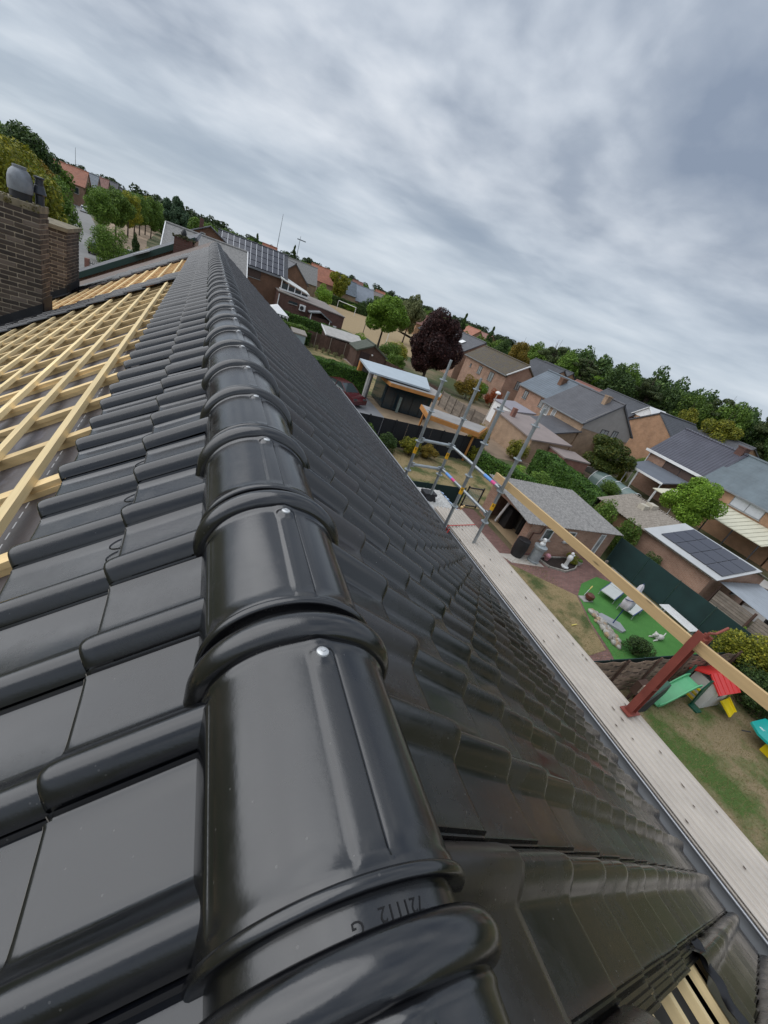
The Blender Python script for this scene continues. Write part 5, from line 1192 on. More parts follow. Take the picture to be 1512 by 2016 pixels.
for i, (x, y, h) in enumerate(((12.5, 150, 10.0), (66, 112, 10.4), (72, 106, 9.8), (26, 165, 11))):
    tree('spruce_tree', ('dark pointed spruce rising just above the solar panels', 'pointed spruce right of the copper tree above the far roofs', 'low pointed spruce right of the copper tree beside its taller neighbour', 'pointed spruce between the two distant masts')[i], 'tree', x, y, h, 2.2, 1, 'conifer', L_dark, 2600, .10, 61, 'spruces on the skyline')
for i, (x, y, w, h, m) in enumerate(((14.5, 112, 7, 7.6, L_bright), (19, 116, 6, 6.8, L_yel), (7, 118, 8, 8.2, L_green))): bush('tree_crown', ['bright green tree crown behind the solar panels', 'yellow green tree crown right of the solar panels', 'green tree crown left behind the solar panels'][i], x, y, w, h, m, 2600, .08, 63+i, cat='tree')
# ------------------------------------------------------------------ gardens between the houses
# garden below the glass room: hedges, bushes
hedge('hedge', 'long clipped laurel hedge rising towards the greenhouse', [(26.6, 25.0), (25.9, 20.5), (25.2, 16.9)], 1.7, 2.1, L_hedge, dens=420, size=.075, seed=31)
hedge('hedge', 'dark clipped hedge along the right edge of the dry lawn', [(19.6, 24.0), (21.6, 20.6), (22.0, 18.2)], .9, 1.25, L_hedge, dens=420, size=.065, seed=33)
for x, y, w, h, m, lb in ((10.4, 23.6, 2.2, 1.5, L_green, 'green shrub at the foot of the black fence, nearest the roof'), (11.9, 23.5, 1.6, 1.3, L_dark, 'dark shrub between the green and yellow shrubs by the black fence'), (13.7, 23.6, 1.8, 1.35, L_yel, 'yellow variegated shrub at the foot of the black fence'), (15.2, 23.7, 1.6, 1.0, L_aut, 'brownish shrub right of the yellow variegated shrub'),
    (19.9, 25.1, 1.7, 1.5, L_yel, 'yellow green bush at the right end of the black fence'), (21.8, 21.9, 2.0, 1.5, L_bright, 'bright bush behind the dark clipped hedge'), (23.4, 20.9, 2.4, 1.7, L_green, 'broad green bush above the corrugated garage roof'), (24.0, 18.6, 2.4, 1.7, L_green, 'bluish green bush beside the corrugated garage roof'),
    (22.6, 28.6, 2.4, 2.2, L_aut, 'olive bush beside the carport'), (26.2, 27.4, 2.4, 2.0, L_yel, 'yellowish bush below the pinkish grey roof'), (33.2, 48.6, 4.0, 3.2, L_aut, 'dark olive tree bush under the pink brick house'), (36.8, 47.5, 2.4, 2.6, L_rust, 'rusty red bush in front of the pink brick house'), (36.5, 51, 3.0, 2.6, L_bright, 'bright bush behind the rusty red bush'),
    (21.8, 62.5, 3.6, 2.4, L_bright, 'bright bush at the foot of the big green tree'), (25.0, 58.5, 3.6, 3.0, L_green, 'mid green bush left of the copper tree'), (24.2, 53.8, 3.2, 2.4, L_green, 'green bush behind the garden shed'), (27.6, 62, 4, 3.0, L_yel, 'yellow green bush between the two big trees'), (23.2, 47, 3.4, 1.2, L_hedge, 'low green ground cover beside the brown fence'),
    (50.5, 33.0, 2.6, 2.2, L_green, 'left round green bush beside the grey clad gable'), (51.6, 30.6, 2.8, 2.4, L_green, 'right round green bush above the panel fence'), (38.6, 26.1, 1.2, 1.8, L_yel, 'yellow twig bush beside the patio canopy'), (34.0, 23.0, 2.6, 1.5, L_green, 'bush below the patio canopy posts'), (33.4, 19.4, 3.0, 1.3, L_rust, 'rust coloured planting under the small cream canopy'), (30.6, 18.2, 2.2, 1.0, L_green, 'low green planting behind the long garage'), (26.6, 16.6, 1.2, .9, L_bright, 'light green clump at the end of the laurel hedge'),
    (23.3, 15.6, 2.2, 2.9, L_green, 'leafy shrub between the two garages'), (23.5, 13.6, 1.8, 2.7, L_green, 'tall shrub leaning on the orange garage wall'), (23.9, 11.8, 1.5, 1.7, L_dark, 'dark low shrub at the foot of the long garage wall')):
    bush('garden_shrub', lb, x, y, w, h, m, 2400, .075, int(x*7) % 5+100)
hedge('ivy', 'light green ivy strip between the green screen and the brick garage', [(23.6, 12.4), (23.2, 8.6)], .8, .75, L_bright, dens=420, size=.06, seed=37, cat='ivy')
# polytunnel greenhouse
gh = thing('greenhouse', 'small arched greenhouse with clear panes beside the garden tree', 'greenhouse', (35, 24, 0))
for i in range(4):
    y0, y1 = 25.9-1.1*i, 24.85-1.1*i; m = MB(); N_ = 8
    P = [(35.2-1.0*math.cos(math.pi*k/N_), y, 1.35*math.sin(math.pi*k/N_)) for y in (y0, y1) for k in range(N_+1)]
    m.add(P, [(k, k+1, N_+2+k, N_+1+k) for k in range(N_)]); m.build('pane', NB('greenhouse_film').fin((0.13, 0.18, 0.165), .2) if i == 0 else bpy.data.materials['greenhouse_film'], gh, 60)
for i in range(5):
    y = 26.4-1.1*i+.02-.5; MB().tube([(35.2-1.02*math.cos(math.pi*k/8), y, 1.37*math.sin(math.pi*k/8)) for k in range(9)], .03, 5).build('hoop', M_white, gh)
tb = thing('garden_table', 'white garden table by the olive and yellow tree', 'table', (35.3, 28.6, 0))
MB().cyl((35.3, 28.6, .72), (35.3, 28.6, .76), .7, n=20).build('tabletop', M_white, tb); MB().cyl((35.3, 28.6, 0), (35.3, 28.6, .72), .06).build('leg', M_white, tb)
# garage with corrugated roof
ga = thing('garage', 'pink brick garage with grey corrugated roof and open front', 'garage', (18.5, 15, 0))
wl_ = MB().ext([(15.6, 13.1, 0), (15.6, 13.1, 1.82), (15.6, 16.9, 2.2), (15.6, 16.9, 0)], (.14, 0, 0)) if False else MB()
wl_.ext([(15.6, 13.1, 0), (15.6, 13.55, 0), (15.6, 13.55, 1.86), (15.6, 13.1, 1.80)], (.16, 0, 0)).ext([(15.6, 16.15, 0), (15.6, 16.9, 0), (15.6, 16.9, 2.2), (15.6, 16.15, 2.1)], (.16, 0, 0)).ext([(15.6, 13.55, 1.7), (15.6, 16.15, 1.7), (15.6, 16.15, 2.1), (15.6, 13.55, 1.86)], (.16, 0, 0))
wl_.box(15.77, 21.9, 13.1, 13.26, 0, 1.78).box(15.77, 21.9, 16.75, 16.9, 0, 2.16).ext([(21.75, 13.27, 0), (21.75, 16.74, 0), (21.75, 16.74, 2.16), (21.75, 13.27, 1.78)], (.15, 0, 0))
wl_.build('wall', BR_pink, ga)
MB().box(15.78, 21.7, 13.28, 16.72, 0, .02).build('floor', plain('tan_floor', (0.42, 0.30, 0.18), .9, .12, 1), ga)
MB().box(17.2, 17.24, 13.3, 16.7, .02, 1.75).build('back_partition', plain('inside_wall', (0.16, 0.155, 0.14), .9), ga)
MB().box(16.3, 16.9, 15.3, 15.9, .02, 1.2).box(16.9, 17.1, 14.8, 15.0, .02, 1.5).build('stored_boxes', M_black, ga); MB().obox((16.1, 15.75, 1.0), .06, .12, 1.9, Matrix.Rotation(R(12), 3, 'X')).build('leaning_post', M_white, ga)
corr_roof([(15.0, 12.85, 1.90), (22.15, 12.85, 1.90), (21.7, 16.95, 2.36), (15.1, 17.0, 2.36)], 40, .026, .02, 'roof', FB_gray, ga)
for x in (18.6, 20.0): MB().slab([(x, 12.86, 1.935), (x+.03, 12.86, 1.935), (x-.1, 16.9, 2.40), (x-.13, 16.9, 2.40)], .006).build('sheet_seam', M_conc, ga)
for x0, x1, z0, z1 in ((16.6, 17.2, .95, 1.6), (18.25, 18.85, .95, 1.6)): window(ga, 'y', 13.1, x0, x1, z0, z1, -1, M_white, M_glass, 0)
window(ga, 'y', 13.1, 20.75, 21.15, .06, 1.68, -1, M_white, M_gl_c, 0, name='side_door')
MB().tube([(15.85, 13.02, .1), (15.85, 13.02, 1.3), (16.3, 13.02, 1.3), (16.3, 12.95, 1.75)], .035, 8).build('downpipe', plain('brown_pipe', (0.10, 0.045, 0.03), .6), ga)
# long garage with solar panels
g2 = thing('garage', 'long brick garage with tan fibre cement roof and solar panels', 'garage', (26.5, 12, 0))
MB().ext([(24.6, 9.2, 0), (29.8, 9.2, 0), (29.8, 9.2, 2.35), (27.3, 9.2, 2.85), (24.6, 9.2, 2.2)], (0, 4.2, 0)).build('wall', BR_pink, g2)
MB().ext([(24.6, 13.41, 0), (29.6, 13.41, 0), (29.6, 13.41, 2.35), (27.2, 13.41, 2.8), (24.6, 13.41, 2.2)], (0, 3.5, 0)).build('wall', BR_or, g2)
corr_roof([(27.3, 8.9, 2.98), (27.2, 17.0, 2.93), (24.2, 17.0, 2.18), (24.2, 8.9, 2.22)], 44, .022, .02, 'roof', FB_tan, g2)
corr_roof([(27.3, 17.0, 2.96), (27.35, 8.9, 3.0), (30.3, 8.9, 2.3), (30.1, 17.0, 2.28)], 44, .022, .02, 'roof', FB_tan, g2)
MB().slab([(24.15, 13.3, 2.30), (24.15, 8.8, 2.30), (27.6, 8.8, 3.07), (27.5, 13.3, 3.05)], .03).build('metal_roof', plain('pale_metal_roof', (0.46, 0.47, 0.47), .5, .08, 1), g2)
for i in range(3):
    for j in range(4):
        a0, a1 = 12.6-.92*j, 11.72-.92*j; f0, f1 = .16+.26*i, .41+.26*i
        q = lambda f, y: (24.15+3.4*f, y, 2.36+.765*f)
        MB().slab([q(f0, a0), q(f0, a1), q(f1, a1), q(f1, a0)], .03).build('solar_panel', M_solar, g2)
MB().box(26.6, 27.2, 15.0, 15.5, 2.75, 3.1).box(26.0, 26.5, 15.05, 15.5, 2.6, 2.95).build('roof_vent', plain('vent_cream', (0.46, 0.42, 0.34), .8), g2)
window(g2, 'y', 9.2, 27.6, 28.4, 1.2, 1.8, -1, M_dark)
tl = thing('lean_to', 'lean-to with grey ribbed metal roof on a timber frame', 'lean-to', (26, 7.5, 0))
corr_roof([(25.0, 9.0, 2.1), (29.0, 9.0, 2.1), (28.6, 4.8, 1.95), (24.6, 4.8, 1.95)], 14, .025, .012, 'roof', plain('ribbed_metal', (0.36, 0.39, 0.42), .45, .1, 2, 0, .4), tl)
for x, y in ((24.9, 8.8), (24.7, 6.9), (24.6, 5.0), (28.6, 8.8), (28.4, 5.0)): MB().box(x-.05, x+.05, y-.05, y+.05, 0, 1.95).build('post', M_fbr, tl)
for k, (y0, y1) in enumerate(((8.7, 7.0), (6.8, 5.1))):
    for r in range(12): MB().obox((24.85, (y0+y1)/2, .12+.145*r), .02, abs(y1-y0), .125, Matrix.Rotation(R(8), 3, 'Y')).build('slat', M_fgr, tl)
wv = plain('yard_paving', (0.40, 0.38, 0.35), .9, .1, 1, world=True); sheet('patio', [(29.9, 4), (40, 4), (40, 14), (29.9, 14)], .012, wv)
gl = fence('trellis', 'grey garden trellis beyond the solar roofed garage', [(31.0, 9.8), (33.8, 8.0)], 1.5, M_fgr, M_plank, .30, horiz=True, step=1.3, cat='fence')
pb = thing('paddling_pool', 'bright blue inflatable paddling pool beside the trellis', 'paddling pool', (35, 11.5, 0))
M_pool = plain('pool_blue', (0.02, 0.16, 0.52), .35, .1)
MB().lathe([(1.0, 0), (1.12, .12), (1.12, .26), (1.0, .36), (.88, .26), (.86, .06), (.02, .05)], (34.9, 11.6, .012), 22).build('pool_ring', M_pool, pb, 60)
MB().ball((35.6, 12.1, .42), .35, .2, .16).build('cushion', plain('pool_pale', (0.35, 0.55, 0.75), .4), pb, 60)
for x, y, lb in ((36.4, 13.6, 'dark garden chair under the cream canopy, left'), (37.2, 12.4, 'dark garden chair under the cream canopy, right')):
    t = thing('garden_chair', lb, 'chair', (x, y, 0)); MB().box(x-.25, x+.25, y-.25, y+.25, .40, .45).build('seat', M_black, t); MB().box(x+.2, x+.25, y-.25, y+.25, .45, .9).build('backrest', M_black, t)
    for a in (-.22, .22):
        for b in (-.22, .22): MB().cyl((x+a, y+b, 0), (x+a, y+b, .4), .02, n=6).build('leg', M_black, t)
gc = thing('grill_cover', 'black covered barbecue standing by the lean-to roof', 'barbecue', (30.6, 7.6, 0)); MB().lathe([(.45, 0), (.5, .5), (.42, .8), (.2, .98), (.03, 1.0)], (30.6, 7.6, .012), 12).build('cover', M_black, gc, 50); MB().obox((30.9, 7.2, .95), .3, .2, .2).build('handle', M_alu, gc)

# ------------------------------------------------------------------ turf garden
M_scr = plain('green_screen', (0.010, 0.034, 0.032), .85, .25, 1.0, .003)
def screen(label, pts, h, step=2.0):
    t = thing('screen_fence', label, 'fence', (*pts[0], 0))
    for (xa, ya), (xb, yb) in zip(pts[:-1], pts[1:]):
        d = Vector((xb-xa, yb-ya, 0)); L = d.length; d /= L; k = max(1, int(round(L/step)))
        for i in range(k):
            a = Vector((xa, ya, .05))+d*(L*i/k+.03); b = Vector((xa, ya, .05))+d*(L*(i+1)/k-.03)
            MB().ext([a, b, b+Vector((0, 0, h-.05+random.uniform(-.02, .02))), a+Vector((0, 0, h-.05))], Vector((-d.y, d.x, 0))*.03).build('screen_panel', M_scr, t)
        for i in range(k+1):
            p = Vector((xa, ya, 0))+d*L*i/k; MB().cyl(p, p+Vector((0, 0, h+.04)), .028, n=8).build('post', plain('green_post', (0.018, 0.05, 0.042), .6), t)
screen('tall dark green screen along the back of the artificial turf', [(22.3, 12.95), (22.75, 5.75)], 1.7, 1.8)
screen('low dark green screen fence along the near edge of the turf garden', [(8.2, 5.78), (22.7, 5.62)], 1.0, 1.9)
screen('dark green screen fence between dry lawn and paving', [(6.5, 16.9), (14.3, 17.3)], 1.15, 2.6)
gt = thing('garden_gate', 'black barred garden gate beside the garage wall', 'gate', (15, 17.1, 0))
for i in range(9): MB().cyl((14.5+.115*i, 17.25, .08), (14.5+.115*i, 17.25, 1.25), .024, n=6).build('bar', plain('gate_pale', (0.42, 0.42, 0.36), .5), gt)
MB().box(14.42, 15.5, 17.22, 17.28, 1.22, 1.28).box(14.42, 15.5, 17.22, 17.28, .08, .14).box(14.42, 14.48, 17.22, 17.28, 0, 1.35).box(15.48, 15.54, 17.22, 17.28, 0, 1.35).build('frame', M_dark, gt)
# woven fence below
M_wov = plain('woven_wood', (0.23, 0.16, 0.115), .9, .3, 5, .006, rnd=.3)
wf = thing('woven_fence', 'brown woven timber fence with wavy top behind the toy house', 'fence', (11, 5.2, 0))
for p_ in range(7):
    xa = 9.8+1.75*p_
    for r in range(13):
        z = .10+.115*r+.05*math.sin(p_*2.1); pts = [(xa+1.75*k/6, 5.22+.032*math.sin(k*math.pi/1.5+r*math.pi), z+.03*math.sin(k*.9+p_)) for k in range(7)]
        m = MB()
        for k in range(6):
            a, b = pts[k], pts[k+1]; m.add([(a[0], a[1], a[2]-.066), (b[0], b[1], b[2]-.066), (b[0], b[1], b[2]+.066), (a[0], a[1], a[2]+.066), (a[0], a[1]+.012, a[2]-.066), (b[0], b[1]+.012, b[2]-.066), (b[0], b[1]+.012, b[2]+.066), (a[0], a[1]+.012, a[2]+.066)], [(0, 1, 2, 3), (7, 6, 5, 4), (3, 2, 6, 7), (0, 4, 5, 1)])
        m.build('slat', M_wov, wf)
    MB().box(xa-.04, xa+.04, 5.14, 5.19, 0, 1.7).build('post', M_fbr, wf)
# barrel, pedestal bust, flower bed
br = thing('rain_barrel', 'black rain barrel beside the grey pedestal at the garage wall', 'barrel', (15.35, 12.85, 0))
MB().lathe([(.29, .02), (.33, .2), (.345, .5), (.335, .85), (.31, .93)], (15.35, 12.85, 0), 20).build('barrel_body', M_black, br, 40); MB().lathe([(.33, .93), (.33, .97), (.30, .985)], (15.35, 12.85, 0), 20).build('lid', M_black, br, 40)
pd = thing('bust_pedestal', 'grey drum pedestal carrying a small white bust', 'statue', (16.15, 12.45, 0))
MB().lathe([(.30, .02), (.30, .1), (.27, .12), (.26, .78), (.31, .82), (.33, .95), (.22, .98)], (16.15, 12.45, 0), 18).build('pedestal', plain('grey_drum', (0.30, 0.33, 0.34), .6, .15, 4), pd, 30)
MB().ball((16.15, 12.45, 1.08), .17, .12, .13).ball((16.15, 12.43, 1.27), .09, .1, .12).ball((16.15, 12.45, 1.33), .10, .10, .08).build('bust', M_white, pd, 60)
sheet('paving', [(14.2, 12.9), (14.6, 12.2), (16.6, 12.0), (16.5, 12.9)], .016, plain('pale_slab', (0.46, 0.42, 0.37), .9, .1, 2))
bed = thing('flower_bed', 'dark soil flower bed with pale kerb stones by the garage', 'flower bed', (17.8, 12.4, 0))
bp = [(16.6, 12.75), (16.9, 12.0), (17.8, 11.7), (18.7, 11.95), (19.7, 12.6), (19.5, 12.95)]
MB().prism(bp, .0, .045).build('soil', plain('soil', (0.030, 0.020, 0.016), .95, .4, 6, .02), bed)
for (xa, ya), (xb, yb) in zip(bp, bp[1:]+bp[:1]):
    d = Vector((xb-xa, yb-ya, 0)); k = max(1, int(d.length/.3))
    for i in range(k): MB().obox(Vector((xa, ya, .05))+d*(i+.5)/k, d.length/k-.02, .06, .12, rotz(math.atan2(d.y, d.x))).build('kerb_stone', plain('kerb', (0.34, 0.32, 0.28), .9, .15, 5, rnd=.15), bed)
s1 = thing('garden_statue', 'white figure statue standing in the dark flower bed', 'statue', (18.1, 12.1, 0))
MB().lathe([(.20, .04), (.20, .10), (.10, .13), (.09, .45), (.14, .55), (.13, .72), (.06, .80)], (18.1, 12.1, 0), 12).ball((18.1, 12.1, .88), .085, .085, .10).cyl((18.1, 12.1, .7), (18.32, 12.1, .80), .035, .03).build('figure', M_white, s1, 50)
bush('flowering_plant', 'yellow green plant with white flowers in the flower bed', 19.0, 12.55, .9, .6, L_yel, 700, .10, 111, cat='plant')
for i, (x, y) in enumerate(((17.2, 12.6), (19.35, 12.35))): t = thing('plant_pot', ['small pink flower pot in the bed by the garage wall', 'pale stone planter at the right end of the flower bed'][i], 'pot', (x, y, .04)); MB().lathe([(.10, 0), (.15, .2), (.16, .24), (.1, .24)], (x, y, .045), 12).build('pot', (plain('pot_pink', (.5, .25, .25), .7), M_conc)[i], t); MB().ball((x, y, .32), .14, .14, .10).build('flowers', (plain('fl_pink', (.6, .3, .35), .8), L_green)[i], t)
# hen-like brown pot and trowel on slab
t = thing('slab', 'small grey paving slab at the edge of the turf', 'slab', (17.35, 9.75, 0)); MB().box(17.0, 17.6, 9.55, 9.95, .022, .06).build('slab_block', M_conc, t)
t = thing('brown_pot', 'round brown garden pot on the small grey slab', 'pot', (17.4, 9.7, .06)); MB().lathe([(.12, 0), (.21, .12), (.20, .26), (.10, .33), (.03, .33)], (17.4, 9.7, .06), 14).build('pot', plain('brown_glaze', (0.11, 0.035, 0.02), .4, .2), t, 40)
t = thing('trowel', 'trowel with yellow handle beside the brown pot', 'trowel', (17.5, 10.0, .03)); MB().cyl((17.45, 10.0, .05), (17.75, 10.12, .32), .012).build('blade', M_alu, t); MB().cyl((17.75, 10.12, .32), (17.9, 10.18, .45), .03).build('handle', plain('yellow_handle', (.55, .45, .12), .5), t)
# loungers
M_fab = plain('lounger_fabric', (0.50, 0.52, 0.49), .85, .05, 4); M_blu = plain('lounger_blue', (0.05, 0.08, 0.22), .5)
def lounger(x, y, rz, label):
    t = thing('sun_lounger', label, 'sun lounger', (x, y, 0), None); c, s = math.cos(rz), math.sin(rz)
    T = lambda a, b, z: (x+a*c-b*s, y+a*s+b*c, z)
    def sl(name, a0, a1, z0, z1, m): MB().slab([T(a0, -.34, z0), T(a1, -.34, z1), T(a1, .34, z1), T(a0, .34, z0)], .04).build(name, m, t)
    sl('seat', -.95, .35, .34, .34, M_fab); sl('backrest', .36, 1.0, .35, .62, M_fab)
    for b in (-.36, .36): MB().tube([T(-.97, b, .32), T(.35, b, .32), T(1.02, b, .62)], .022, 6).build('frame', M_blu, t)
    for a in (-.8, .3):
        for b in (-.36, .36): MB().cyl(T(a, b, .02), T(a, b, .33), .018, n=6).build('leg', M_alu, t)
lounger(19.5, 10.1, R(22), 'pale sun lounger nearer the garage on the artificial turf')
lounger(19.7, 9.05, R(18), 'pale sun lounger nearer the bench behind the folded parasol')
# parasol
pa = thing('parasol', 'folded white parasol on blue pole between lounger and stones', 'parasol', (17.4, 8.2, .05))
MB().cyl((17.4, 8.2, .06), (17.4, 8.2, 2.35), .024, n=8).build('pole', plain('parasol_blue', (0.02, 0.05, 0.16), .4), pa)
M_pf = plain('parasol_cloth', (0.62, 0.60, 0.63), .85, .08, 8)
m = MB(); N_ = 16; P = []
for z, r in ((.95, .10), (1.0, .20), (1.3, .19), (1.75, .13), (2.2, .07), (2.32, .02)):
    for i in range(N_): a = 2*math.pi*i/N_; q = r*(1+.35*math.cos(a*4+z*2)); P.append((17.4+q*math.cos(a), 8.2+q*math.sin(a), z))
m.add(P, [(k*N_+i, k*N_+(i+1) % N_, (k+1)*N_+(i+1) % N_, (k+1)*N_+i) for k in range(5) for i in range(N_)]); m.build('canopy', M_pf, pa, 70)
sb = MB(); sb.tube([(17.4+.215*math.cos(a), 8.2+.215*math.sin(a), 1.2+.5*a/6.3) for a in [i*.5 for i in range(13)]], .018, 5); sb.build('blue_stripe', plain('parasol_blue', (0.02, 0.05, 0.16)), pa)
t = thing('base_slab', 'grey round-cornered base slab under the parasol pole', 'slab', (17.4, 8.2, 0)); MB().prism([(17.0, 8.75), (17.3, 8.8), (17.9, 8.2), (17.75, 7.75), (17.45, 7.7), (16.95, 8.4)], .02, .11).build('slab_block', plain('slab_grey', (0.30, 0.31, 0.32), .8, .1, 3), t)
for i in range(42):
    a = i/41; x, y = 16.75-.42*a+random.uniform(-.12, .28), 8.95-1.95*a+random.uniform(-.12, .12); r = random.uniform(.09, .19)
    t = MB(); t.ball((0, 0, 0), r*random.uniform(.6, 1), r, r*.7, 7, 5); t.v = [(v[0]*random.uniform(.88, 1.1)+x, v[1]*random.uniform(.88, 1.1)+y, v[2]*random.uniform(.85, 1.1)+.022+r*.45) for v in t.v]
    o = t.build('rock', plain('rock_%d' % (i % 3), ((.33, .30, .26), (.42, .40, .36), (.38, .28, .18))[i % 3], .9, .25, 7, .01), None, 40); tag(o, 'pale rock in the stone edging between dry lawn and turf', 'rock', 'rocks edging the turf')
bush('garden_shrub', 'dark green low shrub at the lower end of the stone edging', 16.9, 6.6, 1.7, .75, L_dark, 2600, .07, 115, d=1.2)
dg = thing('dog_figure', 'white reclining dog figure lying on the artificial turf', 'figurine', (19.5, 7.3, .02))
m = MB().ball((19.5, 7.3, .14), .30, .14, .13).ball((19.24, 7.36, .24), .12, .10, .11).ball((19.12, 7.38, .20), .07, .055, .05).ball((19.22, 7.28, .31), .035, .03, .05).ball((19.27, 7.44, .31), .035, .03, .05).cyl((19.3, 7.22, .06), (19.02, 7.2, .05), .04, .03).cyl((19.3, 7.42, .06), (19.04, 7.46, .05), .04, .03).cyl((19.75, 7.3, .12), (19.95, 7.38, .3), .035, .015)
m.build('figure', plain('stone_white', (0.60, 0.58, 0.54), .85, .2, 8), dg, 60)
bn = thing('garden_bench', 'white slatted garden bench at the turf edge before the green screen', 'bench', (22, 8.1, 0))
for i in range(6): MB().obox((21.60+.135*i, 8.15, .45), .105, 1.75, .03, rotz(R(-2))).build('slat', M_white, bn)
for y in (7.4, 8.9):
    for x in (21.75, 22.15): MB().box(x-.03, x+.03, y-.03, y+.03, .02, .43).build('leg', M_alu, bn)
MB().obox((21.30, 8.05, .30), .20, 1.8, .04, rotz(R(-2))).build('foot_board', M_white, bn)
fence('post_stub', 'short pale post at the end of the green screen', [(21.0, 12.2), (21.1, 12.2)], .55, M_fgr, M_fgr, .1, cat='post', step=5)
# small figure near the gate and stray white batten
t = thing('bird_figure', 'small wooden bird figure on a post by the gate', 'ornament', (13.2, 15.6, 0)); MB().cyl((13.2, 15.6, 0), (13.2, 15.6, .75), .05).build('post', M_plank, t); MB().ball((13.2, 15.6, .82), .1, .07, .08).ball((13.3, 15.62, .92), .05, .05, .05).build('bird', M_plank, t, 60)
tag(MB().obox((13.9, 13.9, .03), .9, .06, .03, rotz(R(-40))).build('white_batten', M_white), 'loose white batten lying on the clay paving', 'batten')
tag(MB().obox((15.0, 8.2, .04), .35, .05, .03, rotz(R(8))).build('yellow_stick', plain('yellow_handle', (.55, .45, .12))), 'short yellow stick lying on the dry lawn', 'stick')
# ------------------------------------------------------------------ play garden
M_lg = plain('slide_green', (0.10, 0.42, 0.19), .35, .05); M_dgp = plain('plastic_darkgreen', (0.008, 0.085, 0.05), .4, .08); M_rd = plain('plastic_red', (0.62, 0.035, 0.03), .35, .06); M_wp = plain('plastic_offwhite', (0.58, 0.57, 0.53), .45, .05); M_yl = plain('plastic_yellow', (0.75, 0.56, 0.01), .35, .06)
M_bl = plain('plastic_blue', (0.01, 0.30, 0.58), .35, .05)
sd_ = thing('toy_slide', 'green plastic slide with dark ladder beside the toy house', 'slide', (16.4, 4.4, 0))
path_ = [(17.0, .95), (16.75, .93), (16.4, .72), (16.0, .40), (15.6, .16), (15.35, .12)]
m = MB()
for (xa, za), (xb, zb) in zip(path_[:-1], path_[1:]):
    for y0, y1, d0, d1 in ((4.42, 4.86, 0, 0),): m.slab([(xa, y0, za), (xb, y0, zb), (xb, y1, zb), (xa, y1, za)], .03)
    for y0 in (4.38, 4.86): m.ext([(xa, y0, za), (xb, y0, zb), (xb, y0, zb+.12), (xa, y0, za+.12)], (0, .04, 0))
m.build('chute', M_lg, sd_, 30)
for y in (4.3, 4.94):
    MB().ext([(17.0, y, .9), (17.12, y, 1.38), (17.22, y, 1.36), (17.42, y, .02), (17.28, y, .02)], (0, .05, 0)).build('ladder_side', M_dgp, sd_)
    MB().ext([(17.18, y-.3, .0), (17.5, y-.3, .0), (17.5, y-.3, .07), (17.18, y-.3, .07)], (0, .35, 0)).build('foot', M_dgp, sd_)
for i in range(3): MB().box(17.12+.07*i, 17.26+.07*i, 4.36, 4.93, .72-.24*i, .77-.24*i).build('ladder_step', M_yl, sd_)
tr = thing('slide_tunnel', 'dark green and black slanting panel beside the toy slide', 'toy', (15, 4.0, 0))
MB().ext([(14.0, 4.40, .02), (15.5, 4.62, .98), (15.62, 4.62, .55), (14.7, 4.40, .02)], (0, -.03, 0)).build('side_panel', M_black, tr); MB().slab([(14.0, 4.41, .03), (15.5, 4.63, 1.0), (15.5, 4.84, 1.0), (14.0, 4.62, .03)], .04).build('top_panel', M_dgp, tr)
ph = thing('toy_house', 'toy play house with red roof, off-white walls and yellow flap', 'playhouse', (18.3, 4.6, 0))
MB().box(17.65, 17.70, 4.15, 5.0, .02, 1.05).box(18.75, 18.80, 4.15, 5.0, .02, 1.05).box(17.71, 18.74, 4.95, 5.0, .02, 1.05).box(17.71, 18.1, 4.15, 4.2, .02, 1.05).box(18.45, 18.74, 4.15, 4.2, .02, 1.05).box(18.11, 18.44, 4.15, 4.2, .02, .5).build('wall', M_wp, ph)
MB().box(17.72, 18.73, 4.21, 4.94, .02, .04).build('floor', M_bl, ph)
MB().slab([(17.5, 3.98, .98), (18.95, 3.98, .98), (18.95, 4.58, 1.36), (17.5, 4.58, 1.36)], .05).build('roof', M_rd, ph); MB().slab([(17.5, 5.18, .98), (18.95, 5.18, .98), (18.95, 4.58, 1.36), (17.5, 4.58, 1.36)], .05).build('roof', M_rd, ph)
for i in range(5): MB().slab([(17.6+.3*i, 3.99, 1.0), (17.63+.3*i, 3.99, 1.0), (17.63+.3*i, 4.57, 1.375), (17.6+.3*i, 4.57, 1.375)], .012).build('roof_rib', M_rd, ph)
MB().slab([(18.35, 3.55, .28), (18.95, 3.7, .28), (18.95, 4.1, .50), (18.35, 4.05, .50)], .06).build('flap', M_yl, ph); MB().slab([(18.9, 3.65, .31), (18.96, 3.66, .31), (18.96, 4.1, .56), (18.9, 4.1, .56)], .05).build('flap_edge', M_yl, ph)
MB().tube([(18.3+.16*math.cos(a), 5.0+.05*math.sin(a*2), 1.48+.10*math.sin(a)) for a in [i*.45 for i in range(15)]], .03, 6).build('blue_ring', M_bl, ph, 60)
tt = thing('toy_table', 'teal plastic table with yellow base at the edge of the play lawn', 'table', (19.2, 2.6, 0))
M_teal = plain('plastic_teal', (0.01, 0.34, 0.30), .35, .06)
MB().prism([(18.3, 2.75), (18.6, 3.15), (19.6, 3.15), (19.9, 2.75), (19.9, 1.9), (18.3, 1.9)], .50, .58).build('tabletop', M_teal, tt)
MB().prism([(18.6, 2.5), (19.6, 2.5), (19.6, 2.1), (18.6, 2.1)], .02, .50).build('base', M_yl, tt); MB().cyl((18.25, 2.9, .45), (18.05, 3.05, .35), .02).build('handle', M_black, tt)
me = text_mesh('R', .22, M_white, .002); o = link('table_letter', me, tt); o.matrix_basis = Matrix.Translation(Vector((18.75, 2.85, .584))-ORG[tt.name]) @ Matrix.Rotation(R(-10), 4, 'Z')
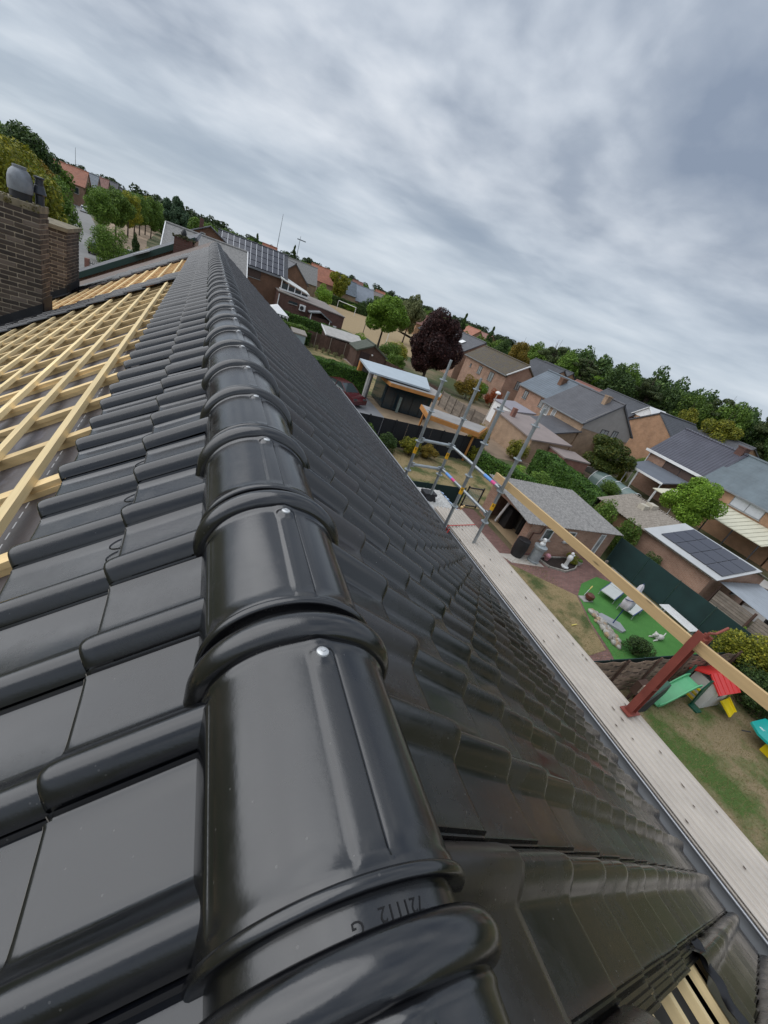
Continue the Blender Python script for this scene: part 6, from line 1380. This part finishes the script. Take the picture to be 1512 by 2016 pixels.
ht = thing('bird_house', 'small wooden hutch with pale slatted roof against the woven fence', 'hutch', (14.6, 4.9, 0))
for r in range(4): MB().obox((14.55, 4.75-.0*r, .62+.09*r), .55, .03, .08, Matrix.Rotation(R(-12), 3, 'Y')).build('slat', plain('pale_slat', (.42, .33, .26), .85), ht)
MB().box(14.3, 14.8, 4.78, 5.0, .35, .85).build('box', M_fbr, ht)
for x in (14.35, 14.75): MB().box(x-.03, x+.03, 4.85, 4.92, 0, .35).build('leg', M_fbr, ht)
hs_ = thing('garden_hose', 'yellow garden hose with sprinkler head lying on the play lawn', 'hose', (13.2, 3.4, 0))
MB().tube([(12.7, 3.75, .03), (12.95, 3.62, .03), (13.1, 3.45, .05), (13.25, 3.2, .03), (13.45, 3.05, .03)], .018, 6).build('hose', M_yl, hs_, 60); MB().cyl((12.75, 3.8, .02), (12.85, 3.78, .16), .04).build('sprinkler', M_black, hs_)
bush('tall_shrub', 'large yellow green shrub at the frame edge beside the woven fence', 21.3, 4.9, 3.4, 2.5, L_yel, 7000, .05, 117)
bush('tall_shrub', 'dark green shrub below the yellow green shrub', 20.6, 4.1, 2.6, 1.8, L_dark, 6000, .05, 118)
bush('low_weeds', 'green weeds growing behind the toy house', 19.5, 4.8, 1.3, .7, L_green, 1200, .07, 119, 'loose', 'weeds')
bush('garden_shrub', 'conifer shrub between green screen and lean-to', 23.6, 6.5, 1.0, 1.5, L_bright, 2600, .06, 120, 'egg')
bush('garden_shrub', 'small leafy weed at the slatted lean-to side', 23.7, 7.9, .9, .9, L_green, 1000, .08, 121, 'loose')
# grass blades standing on the play lawn and dry lawn
gv = []
G = np.random.default_rng(3)
def blades(n, x0, x1, y0, y1):
    x = G.uniform(x0, x1, n); y = G.uniform(y0, y1, n); h = G.uniform(.03, .09, n); a = G.uniform(0, 6.28, n); w = .006
    dx, dy = np.cos(a)*w, np.sin(a)*w; lx, ly = G.normal(0, .03, n), G.normal(0, .03, n)
    gv.append(np.stack([np.stack([x-dx, y-dy, 0*x+.01], 1), np.stack([x+dx, y+dy, 0*x+.01], 1), np.stack([x+dx*.2+lx, y+dy*.2+ly, h], 1), np.stack([x-dx*.2+lx, y-dy*.2+ly, h], 1)], 1).reshape(-1, 3))
blades(26000, 7, 21, -.5, 5.1); blades(9000, 10, 16.5, 6.5, 12.5); blades(12000, 9, 20.5, 17.4, 24)
tag(link('grass', leafmesh('grass', np.concatenate(gv), leafmat('grass_blade', (0.16, 0.16, 0.055), (0.28, 0.22, 0.10), (0.36, 0.28, 0.14)))), kind='stuff')
